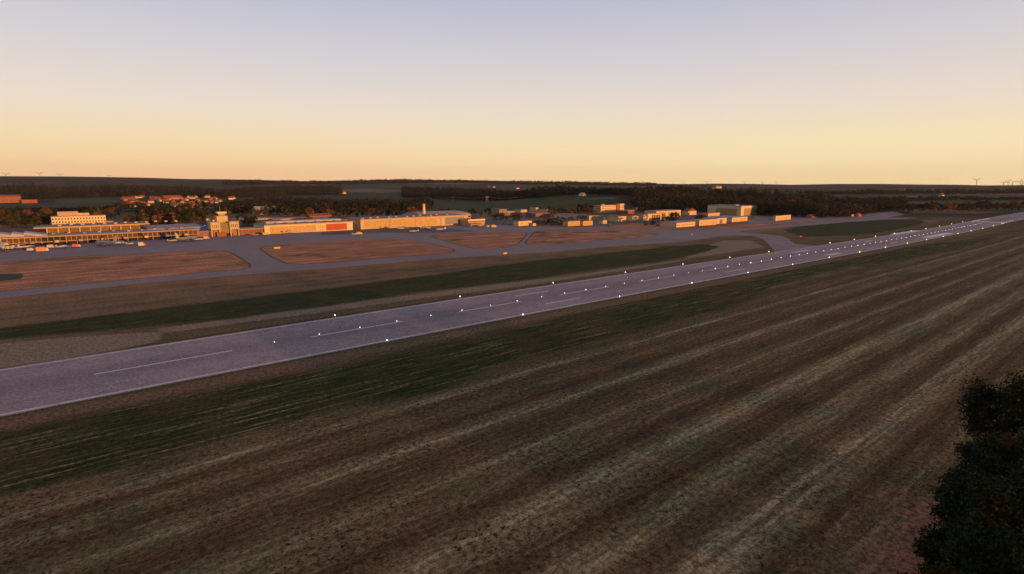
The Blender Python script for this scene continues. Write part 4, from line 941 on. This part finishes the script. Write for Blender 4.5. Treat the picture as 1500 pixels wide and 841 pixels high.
def light_plane(name, px, py, heading, label, group, k=1.):
    X, Y, Z = gp(px, py); r = empty(name, (X, Y, Z + .02), RZ + heading, label, 'light aircraft', group)
    f = MB(); f.tube([(3.2 * k, 0, 1.3 * k), (2.9 * k, 0, 1.3 * k), (2 * k, 0, 1.35 * k), (.3 * k, 0, 1.5 * k), (-1.5 * k, 0, 1.4 * k), (-4.6 * k, 0, 1.5 * k)], [.15 * k, .45 * k, .6 * k, .75 * k, .5 * k, .12 * k], 10); fo = f.build('fuselage', AWH, r, True)
    MB().tube([(1.5 * k, 0, 1.75 * k), (.5 * k, 0, 2.1 * k), (-.9 * k, 0, 1.8 * k)], [.3 * k, .5 * k, .3 * k], 8).build('canopy', GLASS, fo)
    for sg in (-1, 1):
        w = MB().add([(1.1 * k, sg * .4 * k, 1.1 * k), (-.5 * k, sg * .4 * k, 1.1 * k), (-.3 * k, sg * 5.6 * k, 1.5 * k), (.8 * k, sg * 5.6 * k, 1.5 * k), (1.1 * k, sg * .4 * k, 1.3 * k), (-.5 * k, sg * .4 * k, 1.2 * k), (-.3 * k, sg * 5.6 * k, 1.58 * k), (.8 * k, sg * 5.6 * k, 1.58 * k)],
                     [(0, 1, 2, 3), (7, 6, 5, 4), (0, 3, 7, 4), (1, 5, 6, 2), (0, 4, 5, 1), (3, 2, 6, 7)]).build('wing', AWH, r)
        MB().tube([(0, sg * 1.2 * k - .1, .3 * k), (0, sg * 1.2 * k + .1, .3 * k)], .3 * k, 8).build('wheel', TYRE, r); MB().box(-.06, .06, sg * 1.2 * k - .06, sg * 1.2 * k + .06, .3 * k, 1.2 * k).build('gear_leg', STEEL, r)
    MB().box(-4.7 * k, -3.8 * k, -1.6 * k, 1.6 * k, 1.45 * k, 1.55 * k).build('tailplane', AWH, r)
    MB().prism([(-3.6 * k, 1.55 * k), (-4.4 * k, 2.9 * k), (-5.0 * k, 2.9 * k), (-4.8 * k, 1.5 * k)], 'y', -.07, .07).build('tail_fin', AWH, r)
    MB().tube([(2.3 * k, -.1, .25 * k), (2.3 * k, .1, .25 * k)], .25 * k, 8).build('wheel', TYRE, r)
    MB().box(3.2 * k, 3.28 * k, -.08, .08, .4 * k, 2.2 * k).build('propeller', DARK, r)
    return r
G = 'light aircraft parked on the apron'
LPL = [(589, 337, .5, 1.5, 'white light aircraft on dark apron, left of the four by the long yellow hangar'), (605, 341, 2.6, 1.3, 'small white light aircraft nearest the grass of the four on dark apron'),
 (625, 336.5, -.4, 1.5, 'white light aircraft, upper middle of the four on dark apron'), (644, 338.5, 2.9, 1.5, 'white light aircraft, rightmost of the four on dark apron'),
 (424, 342, .1, 1.2, 'white light aircraft in front of the tan doors of the hangar with red door'), (373, 345.7, 2.2, .9, 'tiny light aircraft before the dark wing right of the twin towers'),
 (34, 365, .3, 1.3, 'white light aircraft under the pier, first right of the round nosed airliner'), (42, 364.5, .2, 1.3, 'white light aircraft under the pier, second right of the round nosed airliner'),
 (92, 364, .9, 1.3, 'white light aircraft parked at a slant below the recessed part of the pier'), (175, 358.5, .1, 1.3, 'pale light aircraft just right of the askew dark winged airliner'),
 (193, 359.5, .8, 1.2, 'white slanted light aircraft next to the red and white truck'), (522, 345, .3, 1.1, 'pale light aircraft beside the yellow truck in the apron middle'),
 (292, 352.8, .2, 1.1, 'white light aircraft at the right wing tip of the right dark winged airliner'), (1133, 314.5, .2, 1.4, 'white light aircraft behind the lone low hangar on the right'),
 (254, 354.5, .3, 1.0, 'small pale light aircraft at the left wing tip of the right dark winged airliner')]
for px, py, hd, k, lb in LPL: light_plane('light_aircraft', px, py, hd, lb, G, k)
def vehicle(name, cat, px, py, heading, L, W, H, body, cab, label, group=None, boxy=True):
    X, Y, Z = gp(px, py); r = empty(name, (X, Y, Z + .02), RZ + heading, label, cat, group)
    if boxy:
        MB().box(-L / 2, L * .22, -W / 2, W / 2, .6, H).build('cargo_body', body, r)
        c = MB().prism([(L * .25, .5), (L * .5, .5), (L * .5, H * .45), (L * .44, H * .78), (L * .25, H * .78)], 'y', -W / 2, W / 2).build('cab', cab, r)
        MB().box(L * .455, L * .5 + .02, -W * .42, W * .42, H * .46, H * .72).build('windscreen', GLASS, c)
        MB().box(-L / 2, L * .45, -W * .35, W * .35, .35, .58).build('chassis', DARK, r)
    else:
        MB().prism([(-L / 2, .35), (-L / 2, H * .62), (-L * .40, H * .66), (L * .28, H * .64), (L / 2, H * .55), (L / 2, .35)], 'y', -W / 2, W / 2).build('body', body, r)
        MB().prism([(-L * .40, H * .67), (-L * .28, H), (L * .08, H), (L * .24, H * .65)], 'y', -W * .44, W * .44).build('cabin', GLASS, r)
    for a in (-.3, .33):
        for sg in (-1, 1): MB().tube([(L * a, sg * W * .5 - .12, .38), (L * a, sg * W * .5 + .06, .38)], .38, 10).build('wheel', TYRE, r)
    return r
ORG = mat('orange_truck_paint', (.60, .26, .12), .5); YEL = mat('yellow_truck_paint', (.65, .45, .08), .5); RW = mat('truck_red_paint', (.55, .10, .08), .5); CW = mat('van_white_paint', (.48, .46, .44), .4)
vehicle('fuel_truck', 'truck', 62, 369, .15, 7.5, 2.8, 3.8, ORG, CW, 'orange box truck alone on the apron below the left pier')
vehicle('box_truck', 'truck', 208, 361, 0, 5, 2.6, 3.6, CW, RW, 'white and red box truck on the apron right of the airliner')
vehicle('box_truck', 'truck', 76, 363.5, 0, 6, 2.4, 2.8, CW, CW, 'white van on the apron below the end of the lit pier glazing')
vehicle('box_truck', 'truck', 526, 344, .1, 6.5, 2.5, 3.0, YEL, YEL, 'yellow truck alone in the middle of the apron')
vehicle('box_truck', 'truck', 389, 344.5, 0, 6, 2.6, 2.8, YEL, CW, 'cream truck at the left corner of the hangar with red door')
vehicle('box_truck', 'truck', 715, 333.5, 0, 6, 2.5, 2.9, CW, CW, 'white truck just right of the small striped office')
vehicle('box_truck', 'truck', 722.5, 333.5, .1, 8, 2.8, 3.4, YEL, YEL, 'big yellow truck right of the white truck by the striped office')
vehicle('box_truck', 'truck', 46, 368, 0, 5, 2.2, 2.4, CW, CW, 'pale van just left of the orange box truck')
vehicle('box_truck', 'truck', 13, 365.5, .2, 5, 2.2, 2.4, YEL, CW, 'yellow van just right of the round nosed airliner')
vehicle('box_truck', 'truck', 112, 362.5, .1, 5.5, 2.4, 2.8, RW, CW, 'red bodied van under the pier below the hotel')
vehicle('box_truck', 'truck', 302, 350.5, .1, 5, 2.3, 2.7, CW, CW, 'white van on the apron just left of twin towers')
lot = [(800, 325), (803, 324.6), (806, 325.2), (809, 324.4), (812, 325), (815, 324.2), (818, 325), (821, 323.6), (797, 326), (826, 326), (737, 329), (742, 328), (747, 329), (752, 328), (733, 326),
       (992, 329.5), (979, 331), (985, 331.5), (996, 332.5), (1131, 322.5), (1265, 316), (1270, 316), (300, 331), (306, 334), (287, 330), (294, 333), (212, 333), (226, 331), (238, 330.5), (252, 330), (262, 331), (893, 329), (900, 327.5), (945, 326), (955, 325.5), (965, 324.5)]
lot.sort()
CM = [CW, mat('car_grey_paint', (.25, .26, .28), .35), mat('car_blue_paint', (.06, .10, .22), .35), mat('car_red_paint', (.35, .05, .04), .35), mat('car_black_paint', (.03, .03, .03), .35)]
CN = ['white', 'grey', 'blue', 'red', 'black']
for i, (px, py) in enumerate(lot):
    k = RNG.choice([0, 0, 0, 1, 1, 2, 3, 4])
    vehicle('parked_car', 'car', px, py, RNG.choice([0, PI / 2]) + RNG.uniform(-.1, .1), 4.5, 1.9, 1.55, CM[k], GLASS, '%s car parked among airfield buildings, %s car from the left' % (CN[k], ordw(i + 1)), 'cars parked among the airfield buildings', boxy=False)

# taxiway guidance boards
BY = mat('board_yellow', (.75, .46, .04), .5, .06); BO = mat('board_red', (.55, .12, .05), .5, .06)
def board(px, py, w, h, m, label):
    X, Y, Z = gp(px, py); r = empty('guidance_board', (X, Y, Z + .02), RZ, label, 'guidance board')
    p = MB().box(-w / 2, w / 2, -.12, .12, .45, .45 + h).build('panel', m, r)
    MB().box(-w / 2 - .08, w / 2 + .08, -.16, .16, .45 + h + .01, .45 + h + .12).build('frame', DARK, p)
    for x in (-w * .35, w * .35): MB().box(x - .06, x + .06, -.06, .06, -.1, .44).build('leg', STEEL, r)
board(406, 365, 4.6, 1.3, BY, 'yellow guidance board on the reddish turf island below the long hangar')
board(740, 373, 3.4, 1.2, BY, 'yellow guidance board on the grass beside the taxiway in the middle')
board(1173, 347.5, 5.0, 1.0, BO, 'low red guidance board on the grass beside the dark green lawn')
board(1013, 344.6, 2.0, 1.0, BY, 'small yellow guidance board at the taxiway fork')
board(637, 495, 2.4, .35, mat('board_pale', (.5, .45, .42), .7), 'low pale marker board lying on the near runway shoulder')

# ------------------------------------------------------------------ wind turbines and pylons
TW = mat('turbine_grey', (.12, .10, .10), .6, .03)
def turbine(px, ytop, ybase, rotor, dist, label, rot, tower=True):
    R = ray(px, ytop); hl = math.hypot(R[0], R[1]); P = R * dist / hl; zh = CAM_H + P[2]; gz = float(height(P[0], P[1]))
    r = empty('wind_turbine', (P[0], P[1], gz), math.atan2(-P[0], P[1]) , label, 'wind turbine', 'wind turbines on the horizon')
    h = zh - gz; rr = rotor
    MB().tube([(0, 0, -5), (0, 0, h)], [rr * .055, rr * .03], 10).build('tower', TW, r)
    MB().box(-rr * .04, rr * .04, -rr * .12, rr * .12, h - rr * .03, h + rr * .05).build('nacelle', TW, r)
    MB().tube([(0, -rr * .12, h), (0, -rr * .18, h)], [rr * .04, rr * .015], 8).build('hub', TW, r)
    for k in range(3):
        a = rot + k * 2 * PI / 3; ca, sn = math.cos(a), math.sin(a); y = -rr * .15
        def q(t, w): return (ca * t - sn * w, y, h + sn * t + ca * w)
        vs = [q(0, -.015 * rr), q(0, .015 * rr), q(rr * .25, .085 * rr), q(rr, .035 * rr), q(rr, -.01 * rr), q(rr * .25, -.025 * rr)]
        vs2 = [(x, y_ - .02 * rr, z) for x, y_, z in vs]
        MB().add(vs + vs2, [(0, 1, 2, 3, 4, 5), (11, 10, 9, 8, 7, 6)] + [(i, i + 6, (i + 1) % 6 + 6, (i + 1) % 6) for i in range(6)]).build('blade', TW, r)
TB = [(8.5, 255.6, 36, 6600, .4), (58, 254.8, 38, 6600, .5), (88, 256.2, 34, 6600, .45), (160, 258, 28, 7000, .5), (1431, 263.8, 50, 8600, .55), (1470, 267.5, 38, 8800, .7), (1477, 266.8, 42, 8800, 1.2), (1484, 266.8, 42, 8800, .3), (1494.5, 266.5, 44, 8800, .9), (1499, 266.6, 44, 8800, .2),
      (1001.5, 266.8, 30, 7600, .8), (1036, 267.2, 30, 7600, .35), (1091, 267, 30, 7600, .3), (1117, 267, 28, 7600, .9), (1137, 267, 32, 7600, .5), (941, 265.5, 26, 7600, .6)]
TB.sort()
for i, (px, yt, ro, di, ph) in enumerate(TB): turbine(px, yt, 0, ro, di, 'wind turbine standing on the horizon, %s from the left' % ordw(i + 1), ph)
def pylon(px, yb, h, label):
    P = gp(px, yb); r = empty('power_pylon', P, RZ, label, 'pylon', 'pylons of the power line')
    for x in (-3, 3): MB().tube([(x, 0, -1), (x * .8, 0, h)], [.55, .4], 6).build('leg', STEEL, r)
    MB().box(-6.5, 6.5, -.4, .4, h * .86, h * .86 + .7).build('crossarm', STEEL, r); return Vector(P) + Vector((0, 0, h * .86))
pa = pylon(663.5, 295, 16, 'pale twin legged pylon before the forest, left one'); pb = pylon(713.5, 297, 18, 'pale twin legged pylon before the forest, right one')
c = MB()
for dx in (-5, 5):
    A = pa + Vector((dx * DX, dx * DY, 0)); B = pb + Vector((dx * DX, dx * DY, 0))
    for (p, q) in ((A, B), (A, A - (B - A) * .6), (B, B + (B - A) * .7)):
        c.tube([tuple(p.lerp(q, t / 8) - Vector((0, 0, 4 * t / 8 * (1 - t / 8) * 3))) for t in range(9)], .12, 4)
co = c.build('power_line', STEEL); tag(co, 'thin power line strung between the two pale pylons', 'power line')

# ------------------------------------------------------------------ trees
BARK = mat('bark', (.06, .045, .035), .9, .2, 2)
LG = leafmat('leaves_dark', (.012, .018, .008), (.038, .048, .018), (.10, .045, .02), .0)
LO = leafmat('leaves_olive', (.035, .042, .016), (.10, .10, .035), (.17, .09, .03), .06)
LR_ = leafmat('leaves_rust', (.09, .045, .020), (.20, .11, .045), (.25, .10, .04), .02)
LF = leafmat('forest_leaves', (.008, .011, .008), (.022, .024, .018), (.042, .030, .020), .0, .05)
LN = leafmat('near_leaves', (.008, .015, .006), (.030, .050, .016), (.09, .030, .010), .0, .5)
def quads(C, size, rs, flat=.0):
    """random oriented quads at centres C"""
    n = len(C); a = rs.normal(size=(n, 3)); a /= np.linalg.norm(a, axis=1)[:, None]
    b_ = rs.normal(size=(n, 3)); b_ -= (b_ * a).sum(1)[:, None] * a; b_ /= np.linalg.norm(b_, axis=1)[:, None]
    sz = (size * rs.uniform(.6, 1.4, n))[:, None]
    a *= sz; b_ *= sz * rs.uniform(.45, .9, n)[:, None]
    V = np.stack([C - a * .5 - b_ * .15, C + b_ * .5, C + a * .5 + b_ * .1, C - b_ * .5], 1).reshape(-1, 3)
    return V, np.arange(4 * n).reshape(n, 4)
def crown_points(n, nc, H, Rr, rs, base=.22, shape='round', spread=.28):
    cl = []
    while len(cl) < nc:
        p = rs.uniform(-1, 1, 3); 
        if shape == 'cone':
            if math.hypot(p[0], p[1]) > .15 + .85 * (1 - (p[2] + 1) / 2): continue
        elif np.linalg.norm(p) > 1 or np.linalg.norm(p) < .35: continue
        cl.append(p)
    cl = np.array(cl); w = rs.uniform(.6, 1.4, nc); idx = rs.randint(0, nc, n)
    P = cl[idx] + rs.normal(size=(n, 3)) * spread * w[idx][:, None] * .55
    zc = (base + 1) / 2 * H; zr = (1 - base) / 2 * H
    return P * np.array([Rr, Rr, zr]) + np.array([0, 0, zc])
def trunk_mb(H, r0, rs, limbs=5, lean=.03):
    b = MB(); dx, dy = rs.uniform(-lean, lean, 2) * H
    b.tube([(0, 0, -.6), (0, 0, .3), (dx * .4, dy * .4, H * .3), (dx, dy, H * .62), (dx * 1.2, dy * 1.2, H * .85)], [r0 * 1.3, r0, r0 * .75, r0 * .42, r0 * .12], 8)
    for k in range(limbs):
        a = 2 * PI * k / limbs + rs.uniform(-.4, .4); t = rs.uniform(.28, .6); l = H * rs.uniform(.22, .34)
        x0, y0, z0 = dx * t, dy * t, H * t
        b.tube([(x0, y0, z0), (x0 + math.cos(a) * l * .5, y0 + math.sin(a) * l * .5, z0 + l * .35), (x0 + math.cos(a) * l, y0 + math.sin(a) * l, z0 + l * .85)], [r0 * .42, r0 * .26, r0 * .08], 6)
    return b
def tree_proto(name, H, Rr, n, nc, size, m, seed, shape='round', limbs=4, base=.2):
    rs = np.random.RandomState(seed); r = empty(name)
    trunk_mb(H, H * .02, rs, limbs).build('trunk', BARK, r, True)
    V, Fq = quads(crown_points(n, nc, H, Rr, rs, base, shape), size, rs); mesh_raw('crown', V, Fq, m, r); return r
MIDP = [tree_proto('broadleaf_tree', 14, 6.5, 520, 16, 1.5, LG, 1), tree_proto('broadleaf_tree', 13, 5.5, 480, 14, 1.4, LO, 2), tree_proto('broadleaf_tree', 15, 6.5, 560, 16, 1.5, LR_, 3),
        tree_proto('poplar_tree', 19, 3.6, 480, 14, 1.3, LG, 4, 'cone', 3, .12), tree_proto('bushy_tree', 7, 5, 320, 10, 1.2, LO, 5, 'round', 3, .08), tree_proto('broadleaf_tree', 12, 5.5, 460, 12, 1.4, LG, 6)]
MTR = [tree_of(p) for p in MIDP]; mused = [False] * len(MIDP)
DESC = ['dark green spreading tree', 'olive green tree', 'rust coloured autumn tree', 'tall slim dark tree', 'low bushy olive tree', 'compact dark green tree']
# rows: (x0, x1, base y at x0, base y at x1, how many, allowed kinds, scale, where)
ROWS = [(2, 70, 333, 331, 12, (0, 0, 5, 1), 1.0, 'behind the wedge skylights of the left pier'), (0, 70, 322, 320, 9, (0, 5, 5, 2), 1.0, 'in the scrub left of the hotel'),
        (120, 172, 317, 319, 8, (2, 0, 1), 1.2, 'behind the hotel roof'), (176, 205, 329, 328, 6, (1, 4, 2), 1.0, 'between the hotel and the village slope'),
        (206, 300, 331, 327, 24, (0, 1, 2, 4), 1.15, 'behind the lower terminal wing'), (212, 300, 321, 319, 18, (0, 0, 2, 5), 1.3, 'on the slope below the village'), (300, 335, 317, 316, 6, (3, 1, 0), 1.1, 'between the village and the twin towers'),
        (355, 375, 330, 329, 7, (5, 0), .9, 'right of the twin towered terminal'), (368, 420, 316, 315, 9, (2, 0, 1), 1.0, 'around the large pale house'), (420, 610, 318, 318, 32, (0, 5, 2, 3), 1.05, 'in the row behind the two long hangars'),
        (160, 235, 308, 309, 12, (0, 5), 1.0, 'below the left end of the village'), (600, 720, 317, 316, 14, (0, 5, 5), .85, 'around the chimney hangar'), (722, 765, 323, 322, 10, (0, 5), .7, 'in front of the grey slab building'),
        (785, 830, 329, 330, 14, (5, 0, 4), .6, 'beside the car park left of the aircraft sheds'), (805, 870, 316, 314, 14, (0, 5, 2), .9, 'in the clump behind the flat depot'), (815, 860, 322, 323, 8, (5,), .5, 'just behind the pair of aircraft sheds'),
        (975, 992, 328, 326, 5, (0, 5), .8, 'in the gap left of the nearest row hangar'), (942, 965, 329, 332, 6, (4, 5), .45, 'right of the brown mound'), (1018, 1034, 322, 320, 5, (5, 0), .6, 'below the orange gabled house'),
        (845, 870, 310, 309, 5, (0, 5), 1.0, 'left of the white office block'), (914, 940, 309, 309, 5, (0, 5, 3), 1.1, 'right of the white office block'), (1312, 1500, 311, 309, 40, (0, 5, 2, 5), 1.35, 'in the hedgerow at the far right'),
        (1240, 1312, 305, 305, 8, (0, 5), 1.3, 'at the end of the forest on the right')]
for x0, x1, ya, yb, n, kinds, sc, where in ROWS:
    xs = sorted(x0 + (x1 - x0) * (i + RNG.uniform(.1, .9)) / n for i in range(n)); cnt = {}
    for px in xs:
        k = RNG.choice(kinds); t = (px - x0) / (x1 - x0); P = gp(px, ya + (yb - ya) * t + RNG.uniform(-1.2, 1.2))
        o = copy_of(MTR[k]) if mused[k] else MIDP[k]; mused[k] = True
        o.location = (P[0], P[1], P[2] - .2); q = sc * RNG.uniform(.75, 1.25); o.scale = (q * RNG.uniform(.9, 1.15), q, q * RNG.uniform(.85, 1.15)); o.rotation_euler = (0, 0, RNG.uniform(0, 6.28))
        cnt[k] = cnt.get(k, 0) + 1
        tag(o, '%s %s, %s from left' % (DESC[k], where, ordw(cnt[k])), 'tree', 'trees ' + where)
# woods that read as one mass
def wood(name, front, depth, per, H, Rr, nq, size, label, seed, m=LF, back=None):
    rs = np.random.RandomState(seed); fr = np.array([gp(*p)[:2] for p in front])
    if isinstance(depth, (int, float)): depth = [depth] * len(front)
    VV, FF, k = [], [], 0
    for i in range(len(fr) - 1):
        a, b_ = fr[i], fr[i + 1]; L = np.linalg.norm(b_ - a)
        n = int(L * (depth[i] + depth[i + 1]) / 2 / per)
        t = rs.uniform(0, 1, n); base = a + (b_ - a) * t[:, None]; dd = (depth[i] + (depth[i + 1] - depth[i]) * t) * rs.uniform(0, 1, n) ** 1.25
        nrm = base / np.linalg.norm(base, axis=1)[:, None]; P = base + nrm * dd[:, None]
        Z = height(P[:, 0], P[:, 1]); hh = H * rs.uniform(.6, 1.25, n); gro = .85 + .3 * np.sin(P[:, 0] / 60.) * np.sin(P[:, 1] / 75.); hh *= gro
        # crown points on an uneven egg
        d = rs.normal(size=(n, nq, 3)); d /= np.linalg.norm(d, axis=2)[..., None]; d *= rs.uniform(.55, 1.05, (n, nq, 1))
        d[..., 2] = d[..., 2] * .5 + .55; con = 1 - .35 * np.clip(d[..., 2], 0, 1) * (rs.uniform(0, 1, (n, 1)) > .5)
        C = np.empty((n, nq, 3)); C[..., 0] = P[:, 0, None] + d[..., 0] * Rr * con; C[..., 1] = P[:, 1, None] + d[..., 1] * Rr * con; C[..., 2] = Z[:, None] + d[..., 2] * hh[:, None]
        V, Fq = quads(C.reshape(-1, 3), size, rs); VV.append(V); FF.append(Fq + k); k += len(V)
    o = mesh_raw(name, np.concatenate(VV), np.concatenate(FF), m)
    tag(o, label, 'wood', kind='stuff'); return o
wood('forest', [(925, 309.5), (1000, 311), (1036, 312.5), (1109, 315.5), (1150, 317), (1195, 319), (1238, 318), (1290, 309), (1326, 304)], [380, 420, 420, 420, 420, 420, 380, 330, 250], 75, 22, 5.0, 46, 3.0, 'tall dark forest wall behind the hangars on the right', 21)
wood('forest', [(590, 290), (660, 292), (720, 294), (790, 290), (850, 285), (930, 287), (1010, 292)], 900, 260, 22, 8, 26, 5.0, 'dark forest band above the green meadow in the middle', 22)
wood('forest', [(328, 314), (400, 309), (470, 311), (540, 309), (600, 309), (632, 303)], [420, 500, 500, 420, 300, 200], 110, 17, 6, 34, 3.6, 'dark wood between the village and the meadow', 23)
wood('forest', [(-60, 292), (60, 292), (180, 289), (240, 286), (330, 290), (420, 286), (500, 285)], 900, 260, 21, 8, 26, 5.0, 'dark forest band along the slope behind village and factory', 24)
wood('forest', [(-40, 331), (70, 327), (74, 316)], 120, 90, 9, 5, 40, 2.6, 'dark scrub wood at the left edge behind the pier', 25)
wood('forest', [(-60, 318), (60, 314), (170, 312)], 160, 130, 10, 6, 36, 3.2, 'scrub below the pale hillside field at the far left', 28)
wood('forest', [(1180, 284), (1260, 285), (1330, 284), (1400, 284.5), (1500, 284), (1560, 284)], 250, 300, 15, 9, 22, 5.0, 'scattered far woodland in the valley on the right', 26)
wood('forest', [(1300, 295), (1400, 294), (1500, 293.5), (1560, 294)], 90, 190, 13, 7, 24, 4.0, 'dark hedge line across the right hand fields', 30)
wood('ridge_forest', [(236, 260.6), (330, 262.2), (420, 264.4), (520, 264.4), (640, 263.8), (720, 264), (850, 266.8), (950, 268.8)], 260, 330, 15, 12, 14, 8., 'wooded ridge line along the left and middle horizon', 27)
wood('forest', [(330, 272), (450, 270), (640, 268), (800, 270.5), (960, 272.5)], 500, 900, 17, 14, 14, 9., 'woods on the far slope below the ridge line', 29)

# ------------------------------------------------------------------ big trees at the lower right, close to the camera
def near_proto(H, Rr, seed, n=26000):
    rs = np.random.RandomState(seed); r = empty('field_maple')
    b = trunk_mb(H, H * .022, rs, 9, .04); b.build('trunk', BARK, r, True)
    C = crown_points(n, 85, H, Rr, rs, .10, 'round', .21); V, Fq = quads(C, .40, rs); mesh_raw('crown', V, Fq, LN, r); return r
NP = [near_proto(16, 7.0, 41), near_proto(13, 6.5, 42), near_proto(10, 5.5, 43)]
NT = [tree_of(p) for p in NP]; nu = [False] * 3
# tree tops (photo pixel) and height; the row runs parallel to the runway
NEAR = [(1474, 556, 17, 0, 'top of the row'), (1540, 560, 17, 1, 'at the right picture edge'), (1452, 645, 12, 1, 'bulging left below the top tree'), (1500, 640, 15, 0, 'second on the right edge'),
        (1424, 705, 10, 2, 'leftmost bulge halfway down the row'), (1485, 715, 14, 0, 'in the middle of the dark mass'), (1408, 782, 9.5, 2, 'low at the pink strip'), (1540, 700, 15, 1, 'third on the right edge'),
        (1462, 800, 12, 1, 'at the bottom edge, right of the low one'), (1372, 850, 8.5, 2, 'at the bottom edge beside the pink strip'), (1520, 790, 14, 0, 'in the bottom right corner')]
for px, py, H, k, where in NEAR:
    R = ray(px + 24, py); zg = 0.; t = (H - CAM_H + zg) / R[2]; P = R * t; gz = float(height(P[0], P[1]))
    o = copy_of(NT[k]) if nu[k] else NP[k]; nu[k] = True
    q = H / (16, 13, 10)[k]; o.scale = (q, q, q); o.location = (P[0], P[1], gz); o.rotation_euler = (0, 0, RNG.uniform(0, 6.28))
    tag(o, 'large dark tree of near row, ' + where, 'tree', 'near tree row at lower right')
# ------------------------------------------------------------------ haze
HAZE = 2.0e-5
if HAZE:
    b = MB().box(-10500, 10500, -10500, 15500, -140, 420)
    hm = bpy.data.materials.new('haze'); hm.use_nodes = True; nt = hm.node_tree; nt.nodes.clear()
    out = nt.nodes.new('ShaderNodeOutputMaterial'); pv = nt.nodes.new('ShaderNodeVolumePrincipled'); pv.inputs['Color'].default_value = (.80, .76, .80, 1)
    pv.inputs['Density'].default_value = HAZE; pv.inputs['Anisotropy'].default_value = .1; nt.links.new(pv.outputs[0], out.inputs['Volume'])
    o = b.build('haze', hm); tag(o, 'thin evening haze over the whole airfield', 'haze', kind='stuff')
